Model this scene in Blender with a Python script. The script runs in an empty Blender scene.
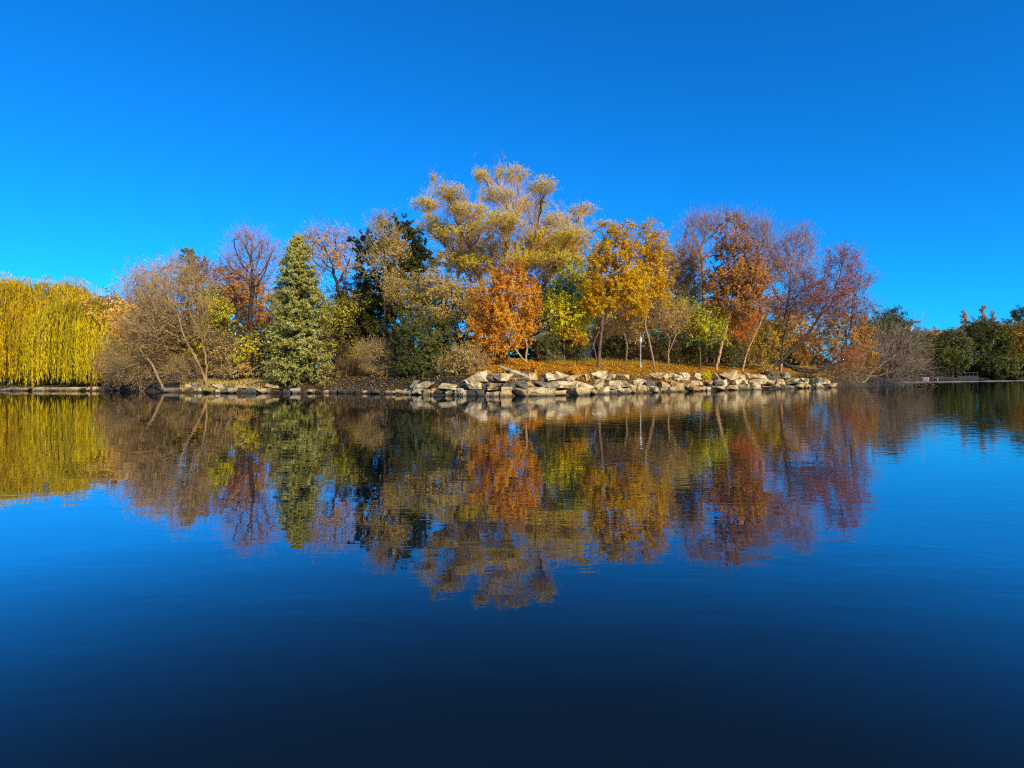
import bpy, bmesh, math, random
import numpy as np
from mathutils import Vector, noise as mnoise

random.seed(7)
RNG = np.random.default_rng(11)
F, CX, HOR, CAMH = 560.0, 512.0, 374.0, 1.4          # lens in pixels, horizon row, eye height above the lake
scene = bpy.context.scene
COL = scene.collection
SUN_AZ, SUN_EL = math.radians(146), math.radians(29)  # clockwise from +Y


def X(px, Y): return (px - CX) / F * Y
def Z(py, Y): return CAMH + (HOR - py) / F * Y
def P(px, py, Y): return np.array([X(px, Y), Y, Z(py, Y)])
def norm(v): return v / np.maximum(np.linalg.norm(v, axis=-1, keepdims=True), 1e-9)


# ------------------------------------------------------------------ materials
def nodes_of(name):
    m = bpy.data.materials.new(name)
    m.use_nodes = True
    nt = m.node_tree
    return m, nt, nt.nodes['Principled BSDF']


def N(nt, t, **kw):
    n = nt.nodes.new(t)
    for k, v in kw.items():
        if k.startswith('i_'):
            n.inputs[k[2:].replace('_', ' ')].default_value = v
        else:
            setattr(n, k, v)
    return n


def ramp(nt, stops):
    r = nt.nodes.new('ShaderNodeValToRGB')
    cr = r.color_ramp
    while len(cr.elements) < len(stops):
        cr.elements.new(0.5)
    for e, (p, c) in zip(cr.elements, stops):
        e.position = p
        e.color = (c[0], c[1], c[2], 1)
    return r


_cache = {}
LEAF_GAIN, BARK_GAIN = (2.0, 1.86, 1.25), (1.4, 1.2, 0.9)


def leaf_mat(cols, trans=0.28):
    key = ('leaf', tuple(cols), trans)
    if key in _cache: return _cache[key]
    m, nt, b = nodes_of('leaves')
    a = N(nt, 'ShaderNodeAttribute', attribute_name='tint')
    n = len(cols)
    r = ramp(nt, [(i / (n - 1), tuple(min(0.88, x * g) for x, g in zip(c, LEAF_GAIN))) for i, c in enumerate(cols)])
    nt.links.new(a.outputs['Fac'], r.inputs['Fac'])
    nt.links.new(r.outputs['Color'], b.inputs['Base Color'])
    b.inputs['Roughness'].default_value = 0.62
    b.inputs['Specular IOR Level'].default_value = 0.10
    t = N(nt, 'ShaderNodeBsdfTranslucent')
    nt.links.new(r.outputs['Color'], t.inputs['Color'])
    mx = N(nt, 'ShaderNodeMixShader')
    mx.inputs[0].default_value = trans
    out = nt.nodes['Material Output']
    nt.links.new(b.outputs[0], mx.inputs[1])
    nt.links.new(t.outputs[0], mx.inputs[2])
    nt.links.new(mx.outputs[0], out.inputs['Surface'])
    _cache[key] = m
    return m


def bark_mat(c):
    key = ('bark', c)
    if key in _cache: return _cache[key]
    c = tuple(min(0.8, x * g) for x, g in zip(c, BARK_GAIN))
    m, nt, b = nodes_of('bark')
    g = N(nt, 'ShaderNodeNewGeometry')
    mp = N(nt, 'ShaderNodeMapping')
    mp.inputs['Scale'].default_value = (6, 6, 1.6)
    n = N(nt, 'ShaderNodeTexNoise', i_Scale=1.0, i_Detail=6.0, i_Roughness=0.65)
    r = ramp(nt, [(0.3, tuple(x * 0.55 for x in c)), (0.55, c), (0.8, tuple(min(1, x * 1.45) for x in c))])
    nt.links.new(g.outputs['Position'], mp.inputs['Vector'])
    nt.links.new(mp.outputs[0], n.inputs['Vector'])
    nt.links.new(n.outputs['Fac'], r.inputs['Fac'])
    nt.links.new(r.outputs['Color'], b.inputs['Base Color'])
    b.inputs['Roughness'].default_value = 0.85
    bp = N(nt, 'ShaderNodeBump', i_Strength=0.6, i_Distance=0.03)
    nt.links.new(n.outputs['Fac'], bp.inputs['Height'])
    nt.links.new(bp.outputs[0], b.inputs['Normal'])
    _cache[key] = m
    return m


def plain_mat(name, c, rough=0.6, var=0.25, scale=3.0):
    m, nt, b = nodes_of(name)
    g = N(nt, 'ShaderNodeNewGeometry')
    n = N(nt, 'ShaderNodeTexNoise', i_Scale=scale, i_Detail=5.0)
    r = ramp(nt, [(0.3, tuple(x * (1 - var) for x in c)), (0.7, tuple(min(1, x * (1 + var)) for x in c))])
    nt.links.new(g.outputs['Position'], n.inputs['Vector'])
    nt.links.new(n.outputs['Fac'], r.inputs['Fac'])
    nt.links.new(r.outputs['Color'], b.inputs['Base Color'])
    b.inputs['Roughness'].default_value = rough
    return m


def rock_mat(name, dark, mid, light):
    m, nt, b = nodes_of(name)
    g = N(nt, 'ShaderNodeNewGeometry')
    n1 = N(nt, 'ShaderNodeTexNoise', i_Scale=1.5, i_Detail=8.0, i_Roughness=0.68)
    r = ramp(nt, [(0.34, dark), (0.47, mid), (0.64, light)])
    nt.links.new(g.outputs['Position'], n1.inputs['Vector'])
    nt.links.new(n1.outputs['Fac'], r.inputs['Fac'])
    v = N(nt, 'ShaderNodeTexVoronoi', feature='DISTANCE_TO_EDGE', i_Scale=1.3)
    nd = N(nt, 'ShaderNodeTexNoise', i_Scale=2.2, i_Detail=4.0)
    mv = N(nt, 'ShaderNodeVectorMath', operation='ADD')
    nt.links.new(g.outputs['Position'], nd.inputs['Vector'])
    nt.links.new(g.outputs['Position'], mv.inputs[0])
    nt.links.new(nd.outputs['Color'], mv.inputs[1])
    nt.links.new(mv.outputs[0], v.inputs['Vector'])
    cr = ramp(nt, [(0.0, (0.35, 0.33, 0.3)), (0.05, (1, 1, 1))])
    nt.links.new(v.outputs['Distance'], cr.inputs['Fac'])
    mul = N(nt, 'ShaderNodeMix', data_type='RGBA', blend_type='MULTIPLY')
    mul.inputs['Factor'].default_value = 0.8
    nt.links.new(r.outputs['Color'], mul.inputs['A'])
    nt.links.new(cr.outputs['Color'], mul.inputs['B'])
    # wet, algae-dark foot just above the waterline
    sp = N(nt, 'ShaderNodeSeparateXYZ')
    nt.links.new(g.outputs['Position'], sp.inputs[0])
    wr = N(nt, 'ShaderNodeMapRange')
    wr.inputs['From Min'].default_value = 0.05
    wr.inputs['From Max'].default_value = 0.24
    wr.inputs['To Min'].default_value = 0.22
    wr.inputs['To Max'].default_value = 1.0
    nt.links.new(sp.outputs['Z'], wr.inputs['Value'])
    m2 = N(nt, 'ShaderNodeMix', data_type='RGBA', blend_type='MULTIPLY')
    m2.inputs['Factor'].default_value = 1.0
    nt.links.new(mul.outputs['Result'], m2.inputs['A'])
    nt.links.new(wr.outputs['Result'], m2.inputs['B'])
    nt.links.new(m2.outputs['Result'], b.inputs['Base Color'])
    b.inputs['Roughness'].default_value = 0.8
    bp = N(nt, 'ShaderNodeBump', i_Strength=0.7, i_Distance=0.08)
    nt.links.new(n1.outputs['Fac'], bp.inputs['Height'])
    nt.links.new(bp.outputs[0], b.inputs['Normal'])
    return m


# ------------------------------------------------------------------ objects
def tag(o, label=None, cat=None, group=None, kind=None):
    if label: o['label'] = label
    if cat: o['category'] = cat
    if group: o['group'] = group
    if kind: o['kind'] = kind
    return o


def empty(name, loc):
    o = bpy.data.objects.new(name, None)
    o.location = loc
    o.empty_display_size = 0.3
    COL.objects.link(o)
    return o


def link(name, me, parent=None, loc=None):
    o = bpy.data.objects.new(name, me)
    COL.objects.link(o)
    if parent is not None:
        o.parent = parent
    if loc is not None:
        o.location = loc
    return o


class QM:
    """collects quads (numpy) with a per-face tint and material slot"""
    def __init__(self):
        self.v, self.q, self.t, self.m, self.s, self.n = [], [], [], [], [], 0

    def add(self, verts, quads, tint=0.5, mat=0, smooth=False):
        verts = np.asarray(verts, dtype=np.float32).reshape(-1, 3)
        quads = np.asarray(quads, dtype=np.int32).reshape(-1, 4)
        k = len(quads)
        if k == 0: return
        self.v.append(verts)
        self.q.append(quads + self.n)
        self.n += len(verts)
        self.t.append(np.broadcast_to(np.asarray(tint, dtype=np.float32), (k,)).copy())
        self.m.append(np.full(k, mat, dtype=np.int32))
        self.s.append(np.full(k, smooth, dtype=bool))

    def build(self, name, mats, parent=None, origin=(0, 0, 0)):
        me = bpy.data.meshes.new(name)
        v = np.concatenate(self.v) - np.asarray(origin, dtype=np.float32)
        q = np.concatenate(self.q)
        k = len(q)
        me.vertices.add(len(v))
        me.vertices.foreach_set('co', v.ravel())
        me.loops.add(k * 4)
        me.loops.foreach_set('vertex_index', q.ravel())
        me.polygons.add(k)
        me.polygons.foreach_set('loop_start', np.arange(0, k * 4, 4, dtype=np.int32))
        me.polygons.foreach_set('material_index', np.concatenate(self.m))
        me.polygons.foreach_set('use_smooth', np.concatenate(self.s))
        a = me.attributes.new('tint', 'FLOAT', 'FACE')
        a.data.foreach_set('value', np.clip(np.concatenate(self.t), 0, 1))
        for m in mats: me.materials.append(m)
        me.update(calc_edges=True)
        return link(name, me, parent)


def ribbons(qm, pts, w0, w1, mat, rng, tint=0.5):
    n, s1, _ = pts.shape
    d = norm(np.diff(pts, axis=1, append=pts[:, -1:] * 2 - pts[:, -2:-1]))
    side = norm(np.cross(d, norm(rng.normal(size=(n, 1, 3)))))
    w = np.linspace(1, 0, s1)[None, :, None] * (np.reshape(w0, (-1, 1, 1)) - w1) + w1
    a, b = pts - side * w * 0.5, pts + side * w * 0.5
    verts = np.stack([a, b], axis=2).reshape(-1, 3)
    base = (np.arange(n)[:, None] * s1 + np.arange(s1 - 1)[None, :]) * 2
    quads = np.stack([base, base + 1, base + 3, base + 2], axis=-1).reshape(-1, 4)
    t = np.repeat(np.broadcast_to(tint, (n,)), s1 - 1)
    qm.add(verts, quads, t, mat)


def grow_twigs(start, d, L, S, trop, rng, wob):
    """trop: list of S (x,y,z) pulls, one per segment"""
    n = len(start)
    pts = np.empty((n, S + 1, 3))
    pts[:, 0] = start
    p, d = start.copy(), norm(d)
    for s in range(S):
        d = norm(d + np.asarray(trop[min(s, len(trop) - 1)]) + rng.normal(size=(n, 3)) * wob)
        p = p + d * (L / S)[:, None]
        pts[:, s + 1] = p
    return pts


def leaves(qm, c, size, mat, rng, tint, aspect=0.62, droop=None, out=None):
    n = len(c)
    u = norm(rng.normal(size=(n, 3)))
    if droop is not None:
        u = norm(u * 0.5 + np.asarray(droop))
    if out is not None:                       # blades mostly face away from the heart of the crown
        nrm = norm(norm(rng.normal(size=(n, 3))) + out * 1.05 + [0, 0, 0.3])
        w = norm(np.cross(u, nrm)); u = norm(np.cross(nrm, w))
    else:
        w = norm(np.cross(u, norm(rng.normal(size=(n, 3)))))
    s = (size * np.clip(rng.lognormal(-0.05, 0.36, n), 0.4, 2.0))[:, None]
    a, b = u * s * 0.5, w * s * 0.5 * aspect
    verts = np.stack([c - a, c - a * 0.1 + b, c + a, c - a * 0.1 - b], axis=1).reshape(-1, 3)
    qm.add(verts, np.arange(n * 4).reshape(-1, 4), tint, mat)


def lowfreq(p, rng, scale):
    """smooth pseudo-noise in 0..1 for clump-wide colour"""
    out = np.zeros(len(p))
    for k in range(5):
        w = norm(rng.normal(size=3)) / scale * rng.uniform(0.6, 1.6)
        out += np.sin(p @ w * 6.283 + rng.uniform(0, 6.28))
    return np.clip(0.5 + out / 5.0, 0, 1)


def colonize(paths, attr, step, kill, rng, trop=(0, 0, 0.12), jit=0.18, iters=60):
    pos, par, ids = [], [], []
    for k, (path, pi) in enumerate(paths):
        pts = [np.asarray(p, dtype=float) for p in path]
        last = pi
        if last is not None:                       # spring from the nearest node already there
            last = int(np.argmin(np.linalg.norm(np.array(pos) - pts[0], axis=1)))
        ids.append([])
        for a, b in zip(pts[:-1], pts[1:]):
            L = np.linalg.norm(b - a)
            m = max(1, int(round(L / step)))
            for i in range(m + 1):
                if i == 0 and len(pos) > 0 and last is not None: continue
                f = i / m
                q = a + (b - a) * f + (rng.normal(size=3) * step * 0.10 if 0 < f < 1 else 0)
                pos.append(q); par.append(-1 if last is None else last)
                last = len(pos) - 1
                ids[-1].append(last)
    pos = np.array(pos); par = list(par)
    trop = np.asarray(trop)
    alive = np.ones(len(attr), bool)
    D = np.linalg.norm(attr[:, None] - pos[None], axis=2)
    near = D.argmin(1); nd = D.min(1)
    for it in range(iters):
        alive &= nd > kill
        if not alive.any(): break
        idx = np.where(alive)[0]
        u, inv = np.unique(near[idx], return_inverse=True)
        v = norm(attr[idx] - pos[near[idx]])
        acc = np.zeros((len(u), 3))
        np.add.at(acc, inv, v)
        acc = norm(acc) + trop + rng.normal(size=acc.shape) * jit
        new = pos[u] + norm(acc) * step
        dn = np.linalg.norm(new[:, None] - pos[None], axis=2).min(1)
        ok = dn > step * 0.35
        if not ok.any(): break
        new, u = new[ok], u[ok]
        base = len(pos)
        pos = np.concatenate([pos, new]); par.extend(u.tolist())
        Dn = np.linalg.norm(attr[:, None] - new[None], axis=2)
        bm, bi = Dn.min(1), Dn.argmin(1) + base
        better = bm < nd
        nd = np.where(better, bm, nd); near = np.where(better, bi, near)
    return pos, np.array(par), ids


def skeleton_mesh(pos, par, r_base, sides=6, e=2.15, rmin=None):
    n = len(pos)
    cnt = np.zeros(n); kids = np.zeros(n, int)
    for i in range(n):
        if par[i] >= 0: kids[par[i]] += 1
    cnt[kids == 0] = 1
    for i in range(n - 1, -1, -1):
        if par[i] >= 0: cnt[par[i]] += cnt[i]
    r = (cnt / cnt.max()) ** (1 / e) * r_base
    r = np.maximum(r, 0.012)
    if rmin is not None: r = np.maximum(r, rmin)
    d = np.zeros((n, 3))
    has = par >= 0
    d[has] = norm(pos[has] - pos[par[has]])
    for i in np.where(~has)[0]:
        k = np.where(par == i)[0]
        d[i] = d[k[0]] if len(k) else (0, 0, 1)
    flare = np.ones(n)
    ref = np.where(np.abs(d[:, 0:1]) > 0.9, [[0, 1., 0]], [[1., 0, 0]])
    u = norm(np.cross(d, ref)); w = np.cross(d, u)
    ang = np.arange(sides) / sides * 2 * math.pi
    ring = np.cos(ang)[None, :, None] * u[:, None] + np.sin(ang)[None, :, None] * w[:, None]
    ch = np.where(has)[0]; pa = par[ch]
    rp = np.minimum(r[pa], r[ch] * 1.25)
    A = pos[pa][:, None] + ring[pa] * rp[:, None, None]
    B = pos[ch][:, None] + ring[ch] * r[ch][:, None, None]
    verts = np.concatenate([A, B], axis=1).reshape(-1, 3)
    k = np.arange(sides); k2 = (k + 1) % sides
    q = np.stack([k, k2, k2 + sides, k + sides], axis=-1)
    quads = (np.arange(len(ch)) * 2 * sides)[:, None, None] + q[None]
    return verts, quads.reshape(-1, 4), cnt, d, r


# ------------------------------------------------------------------ terrain
LAKE = [(-260, -4), (-260, 52), (-90, 48), (-49, 46.5), (-41, 46.5),
        (X(104, 48.5), 48.5), (X(150, 44.5), 44.5), (X(210, 41), 41), (X(270, 40.5), 40.5), (X(335, 41), 41),
        (X(400, 38.5), 38.5), (X(450, 36.5), 36.5), (X(500, 35), 35), (X(560, 36.5), 36.5), (X(620, 40), 40),
        (X(700, 46), 46), (X(760, 51), 51), (X(825, 57), 57), (X(868, 63), 63), (X(915, 72), 72),
        (62, 92), (80, 130), (98, 150), (150, 160), (230, 164), (420, 150), (420, -4)]
LAKE_A = np.array(LAKE, dtype=float)


def shore_distance(x, y):
    """signed distance to the lake's edge: positive on land"""
    x = np.asarray(x, float); y = np.asarray(y, float)
    best = np.full(x.shape, 1e9); inside = np.zeros(x.shape, bool)
    n = len(LAKE_A)
    for i in range(n):
        x1, y1 = LAKE_A[i]; x2, y2 = LAKE_A[(i + 1) % n]
        dx, dy = x2 - x1, y2 - y1
        t = np.clip(((x - x1) * dx + (y - y1) * dy) / (dx * dx + dy * dy), 0, 1)
        best = np.minimum(best, np.hypot(x - x1 - t * dx, y - y1 - t * dy))
        with np.errstate(divide='ignore', invalid='ignore'):
            c = ((y1 > y) != (y2 > y)) & (x < dx * (y - y1) / (dy if dy != 0 else 1e-9) + x1)
        inside ^= c
    return np.where(inside, -best, best)


_BP = [0, 108, 150, 270, 330, 400, 440, 500, 700, 830, 880, 920]
_BH = [.42, .42, .55, .62, .9, 1.0, 1.3, 1.5, 1.5, 1.3, .4, .3]


def bumps(x, y):
    return (np.sin(x * 0.9 + 1.3 * np.sin(y * 0.5)) * np.cos(y * 0.8 + 0.7) * 0.5 + np.sin(x * 2.3 + y * 1.7) * 0.25 + np.sin(x * 0.21 - y * 0.33) * 0.6)


def height(x, y):
    x = np.asarray(x, float); y = np.asarray(y, float)
    d = shore_distance(x, y)
    px = CX + F * x / np.maximum(y, 5)
    bh = np.where(y < 85, np.interp(px, _BP, _BH), 0.7)
    bh = np.where(y < 20, 0.5, bh)
    w = np.clip((d + 0.15) / 1.5, 0, 1); w = w * w * (3 - 2 * w)
    up = np.where(y < 85, 0.16 * np.clip(d - 1, 0, 7) * np.interp(px, [90, 150], [0.15, 1.0]), 0.05 * np.clip(d, 0, 20))
    land = bh * w + up + bumps(x, y) * 0.07 * np.clip(d, 0, 1)
    return np.where(d > -0.15, land - 0.02, np.maximum(-2.0, (d + .15) * 0.9 - 0.02))


def gz(x, y): return float(height(np.array([x]), np.array([y]))[0])


def build_ground():
    def axis(dense0, dense1, ds, mid0, mid1, dm, far):
        a = list(np.arange(dense0, dense1, ds))
        b = list(np.arange(dense1, mid1, dm)) + [mid1]
        c = list(np.arange(mid0, dense0, dm))
        lo, hi = [], []
        s, v = dm, mid0
        while v > -far: s *= 1.5; v -= s; lo.append(v)
        s, v = dm, mid1
        while v < far: s *= 1.5; v += s; hi.append(v)
        return np.array(sorted(lo) + c + a + b + hi)
    xs = axis(-48, 60, 0.5, -130, 200, 4, 2500)
    ys = axis(33, 76, 0.5, -12, 190, 3, 3000)
    gx, gy = np.meshgrid(xs, ys)
    gzv = height(gx, gy)
    v = np.stack([gx, gy, gzv], -1).reshape(-1, 3)
    nx, ny = len(xs), len(ys)
    i = (np.arange(ny - 1)[:, None] * nx + np.arange(nx - 1)[None]).reshape(-1)
    qm = QM()
    qm.add(v, np.stack([i, i + 1, i + nx + 1, i + nx], -1), 0.5, 0, True)
    m, nt, b = nodes_of('earth_and_leaf_litter')
    g = N(nt, 'ShaderNodeNewGeometry')
    n1 = N(nt, 'ShaderNodeTexNoise', i_Scale=0.35, i_Detail=5.0)
    n2 = N(nt, 'ShaderNodeTexNoise', i_Scale=7.0, i_Detail=6.0, i_Roughness=0.75)
    for n in (n1, n2): nt.links.new(g.outputs['Position'], n.inputs['Vector'])
    soil = ramp(nt, [(0.3, (0.022, 0.016, 0.010)), (0.55, (0.06, 0.043, 0.024)), (0.8, (0.13, 0.09, 0.045))])  # dark earth, deepened further to stand in for tree shade on the bank
    lit = ramp(nt, [(0.3, (0.20, 0.095, 0.012)), (0.5, (0.48, 0.25, 0.02)), (0.75, (0.62, 0.37, 0.05))])
    nt.links.new(n2.outputs['Fac'], soil.inputs['Fac'])
    nt.links.new(n2.outputs['Fac'], lit.inputs['Fac'])
    sp = N(nt, 'ShaderNodeSeparateXYZ')
    nt.links.new(g.outputs['Position'], sp.inputs[0])
    mr = N(nt, 'ShaderNodeMapRange')
    mr.inputs['From Min'].default_value = 1.15
    mr.inputs['From Max'].default_value = 1.7
    nt.links.new(sp.outputs['Z'], mr.inputs['Value'])
    mrn = N(nt, 'ShaderNodeMapRange')
    mrn.inputs['From Min'].default_value = 0.25
    mrn.inputs['From Max'].default_value = 0.40
    nt.links.new(n1.outputs['Fac'], mrn.inputs['Value'])
    mu = N(nt, 'ShaderNodeMath', operation='MULTIPLY')
    nt.links.new(mr.outputs[0], mu.inputs[0]); nt.links.new(mrn.outputs[0], mu.inputs[1])
    mx = N(nt, 'ShaderNodeMix', data_type='RGBA')
    nt.links.new(mu.outputs[0], mx.inputs['Factor'])
    nt.links.new(soil.outputs['Color'], mx.inputs['A']); nt.links.new(lit.outputs['Color'], mx.inputs['B'])
    nt.links.new(mx.outputs['Result'], b.inputs['Base Color'])
    b.inputs['Roughness'].default_value = 0.95
    bp = N(nt, 'ShaderNodeBump', i_Strength=0.8, i_Distance=0.1)
    nt.links.new(n2.outputs['Fac'], bp.inputs['Height']); nt.links.new(bp.outputs[0], b.inputs['Normal'])
    tag(qm.build('ground', [m]), kind='structure')


def build_water():
    v = np.array([[-3000, -400, 0], [3000, -400, 0], [3000, 175, 0], [-3000, 175, 0]], float)
    qm = QM(); qm.add(v, [[0, 1, 2, 3]])
    m, nt, b = nodes_of('lake_water')
    b.inputs['Base Color'].default_value = (0.005, 0.011, 0.018, 1)
    b.inputs['Roughness'].default_value = 0.5
    b.inputs['Specular IOR Level'].default_value = 0.0
    g = N(nt, 'ShaderNodeNewGeometry')

    def wave(scale, rot, detail, dist):
        mp = N(nt, 'ShaderNodeMapping')
        mp.inputs['Rotation'].default_value = (0, 0, rot)
        mp.inputs['Scale'].default_value = scale
        n = N(nt, 'ShaderNodeTexNoise', i_Scale=1.0, i_Detail=detail, i_Roughness=0.5, i_Distortion=dist)
        nt.links.new(g.outputs['Position'], mp.inputs['Vector'])
        nt.links.new(mp.outputs[0], n.inputs['Vector'])
        return n
    a = wave((0.9, 2.0, 1), 0.25, 3.0, 0.5)
    c = wave((1.8, 4.6, 1), -0.5, 2.0, 0.8)
    gate = wave((0.05, 0.09, 1), 0.3, 2.0, 0.5)            # calm and breezy patches
    # breeze stronger towards +x
    sp = N(nt, 'ShaderNodeSeparateXYZ')
    nt.links.new(g.outputs['Position'], sp.inputs[0])
    bx = N(nt, 'ShaderNodeMapRange')
    bx.inputs['From Min'].default_value = -5; bx.inputs['From Max'].default_value = 9
    bx.inputs['To Min'].default_value = 0.15; bx.inputs['To Max'].default_value = 1.3
    nt.links.new(sp.outputs['X'], bx.inputs['Value'])
    gr = N(nt, 'ShaderNodeMapRange')
    gr.inputs['From Min'].default_value = 0.35; gr.inputs['From Max'].default_value = 0.65
    gr.inputs['To Min'].default_value = 0.35; gr.inputs['To Max'].default_value = 1.3
    nt.links.new(gate.outputs['Fac'], gr.inputs['Value'])
    m1 = N(nt, 'ShaderNodeMath', operation='MULTIPLY')
    nt.links.new(bx.outputs[0], m1.inputs[0]); nt.links.new(gr.outputs[0], m1.inputs[1])
    m2 = N(nt, 'ShaderNodeMath', operation='MULTIPLY')
    nt.links.new(c.outputs['Fac'], m2.inputs[0]); nt.links.new(m1.outputs[0], m2.inputs[1])
    ad = N(nt, 'ShaderNodeMath', operation='ADD')
    nt.links.new(a.outputs['Fac'], ad.inputs[0]); nt.links.new(m2.outputs[0], ad.inputs[1])
    bp = N(nt, 'ShaderNodeBump', i_Strength=1.0, i_Distance=0.0026)
    nt.links.new(ad.outputs[0], bp.inputs['Height'])
    gl = N(nt, 'ShaderNodeBsdfGlossy', i_Roughness=0.012)
    fr = N(nt, 'ShaderNodeFresnel', i_IOR=1.333)
    nt.links.new(bp.outputs[0], gl.inputs['Normal']); nt.links.new(bp.outputs[0], fr.inputs['Normal'])
    cv = ramp(nt, [(0.02, (.012,) * 3), (0.06, (.043,) * 3), (0.10, (.16,) * 3), (0.24, (.66,) * 3), (0.5, (.84,) * 3), (1.0, (.97,) * 3)])
    mx = N(nt, 'ShaderNodeMixShader')
    nt.links.new(fr.outputs[0], cv.inputs['Fac']); nt.links.new(cv.outputs['Color'], mx.inputs[0])
    nt.links.new(b.outputs[0], mx.inputs[1]); nt.links.new(gl.outputs[0], mx.inputs[2])
    nt.links.new(mx.outputs[0], nt.nodes['Material Output'].inputs['Surface'])
    tag(qm.build('water', [m]), kind='structure')


# ------------------------------------------------------------------ tree builder
def blob_points(blobs, Y, n, rng):
    vols = np.array([b[2] * b[3] * (b[2] if len(b) < 6 else b[5] * F / Y) for b in blobs], float) ** 0.8
    cnt = np.maximum(4, (vols / vols.sum() * n).astype(int))
    out = []
    for b, c in zip(blobs, cnt):
        dY = b[4] if len(b) > 4 else 0.0
        yy = Y + dY
        ctr = P(b[0], b[1], yy)
        rx, rz = b[2] / F * yy, b[3] / F * yy
        ry = b[5] if len(b) > 5 else max(rx, 0.8 * rz) * 0.9
        u = norm(rng.normal(size=(c, 3))) * (rng.uniform(0, 1, (c, 1)) ** 0.36)
        out.append(ctr + u * np.array([rx, ry, rz]))
    return np.concatenate(out)


LEAF, LEAF_SIZE = 4.4, 0.66


def tree(name, label, cat, base, Y, blobs, leaf=None, bark=(0.09, 0.07, 0.055), trunk=None, r=0.16, n_leaf=6000, size=0.15,
         na=260, twig=1.1, twig_n=2, sub_n=4, up=0.12, end_droop=0.0, tw=0.022, group=None, seed=0, trop=(0, 0, 0.12), aspect=0.62,
         twig_col=None, parts=('trunk', 'crown'), multi=0, jit=0.18, fwd=1.0, tip=0.4, gvar=0.35, side=0.6, gscale=2.2, trans=0.28, path_r=None, caps=None, cap_twigs=0.5, cap_leaf=22, blobs_keep=True):
    """base: pixel column where the trunk meets the ground at depth Y; trunk: list of paths of (px, py[, dY])"""
    n_leaf, size, cap_leaf = int(n_leaf * LEAF), size * LEAF_SIZE, int(cap_leaf * LEAF / 2)
    rng = np.random.default_rng(1000 + seed + int(base * 7) + int(Y * 13))
    bx, by = X(base, Y), Y
    root = np.array([bx, by, gz(bx, by) - 0.12])
    attr = blob_points(blobs, Y, na, rng)
    if caps:                                   # boughs only reach to below the brooms
        extra = []
        for cb in caps:
            yy = Y + cb[4]
            cc = P(cb[0], cb[1], yy); k = cb[2] / F * yy
            for _ in range(3):
                q_ = cc + rng.normal(size=3) * [k * .4, k * .3, 0.4] - [0, 0, cb[3] / F * yy + rng.uniform(0.3, 1.6)]
                q_[0] += (X(base, Y) - q_[0]) * 0.08
                extra.append(q_)
        attr = np.concatenate([attr, np.array(extra)]) if blobs_keep else np.array(extra)
    span = attr.max(0) - attr.min(0)
    scale = float(np.cbrt(max(span[0], .5) * max(span[1], .5) * max(span[2], .5)))
    step = max(0.16, scale * 0.052); kill = step * 1.7
    paths = []
    if trunk:
        for k, tp in enumerate(trunk):
            pts = [P(q[0], q[1], Y + (q[2] if len(q) > 2 else 0)) for q in tp]
            if k == 0: pts = [root] + pts
            paths.append((pts, None if k == 0 else 0))
    elif multi:
        lo = attr[:, 2].min()
        for k in range(multi):
            a = rng.uniform(0, 6.28)
            f = attr[rng.integers(len(attr))]
            st = root + np.array([math.cos(a), math.sin(a), 0]) * (0.02 * k)
            hgt = max(0.35, (f[2] - root[2]) * 0.35)
            en = st + (f - st) * np.array([0.3, 0.3, 0]) + np.array([0, 0, hgt])
            paths.append(([root, st + [0, 0, .1], en], None if k == 0 else 0))
    else:
        c = attr.mean(0); lo = np.percentile(attr[:, 2], 12)
        topz = max(root[2] + 0.4, root[2] + (lo - root[2]) * 0.95)
        mid = root * 0.5 + np.array([c[0] * 0.35 + root[0] * 0.65, c[1] * .35 + root[1] * .65, topz]) * 0.5
        paths.append(([root, mid + rng.normal(size=3) * 0.08, np.array([c[0] * .35 + root[0] * .65, c[1] * .35 + root[1] * .65, topz])], None))
    pos, par, ids = colonize(paths, attr, step, kill, rng, trop=trop, jit=jit)
    if pos.shape[0] > 2:
        under = pos[:, 2] < height(pos[:, 0], pos[:, 1]) - 0.3
        pos[under, 2] = height(pos[under, 0], pos[under, 1]) - 0.1
    rmin = np.zeros(len(pos))
    for k, pr in enumerate(path_r or []):
        for i, nd in enumerate(ids[k]): rmin[nd] = pr * (1 - 0.6 * i / max(1, len(ids[k]) - 1))
    v, q, cnt, d, rad = skeleton_mesh(pos, par, r, rmin=rmin)
    bm_ = bark_mat(bark)
    tb = bark_mat(twig_col or bark)
    o = empty(name, root)
    tag(o, label, cat, group)
    s = QM(); s.add(v, q, 0.5, 0, True)
    s.build(parts[0], [bm_], o, root)
    # twigs
    em = np.where((cnt <= max(3, cnt.max() * 0.02)) & (pos[:, 2] > root[2] + 0.25))[0]
    em = np.repeat(em, twig_n)
    cr = QM()
    mats = [tb] + ([leaf_mat(leaf, trans)] if leaf else [])
    S = 4
    pull = [np.array((0, 0, up)) * (1 if k < 2 else 0.5) + np.array((0, 0, -end_droop)) * (k / (S - 1)) ** 1.5 for k in range(S)]
    st = pos[em] + rng.normal(size=(len(em), 3)) * 0.03
    t1 = grow_twigs(st, d[em] * fwd + rng.normal(size=(len(em), 3)) * side, twig * rng.uniform(0.5, 1.3, len(em)), S, pull, rng, 0.16)
    ribbons(cr, t1, tw * 1.15, tw * 0.4, 0, rng)
    cl_pts = t1[:, 2]
    base_t = lowfreq(cl_pts, rng, scale * gscale / 4) * gvar + rng.normal(size=len(t1)) * 0.10 + (1 - gvar) * 0.5
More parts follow.
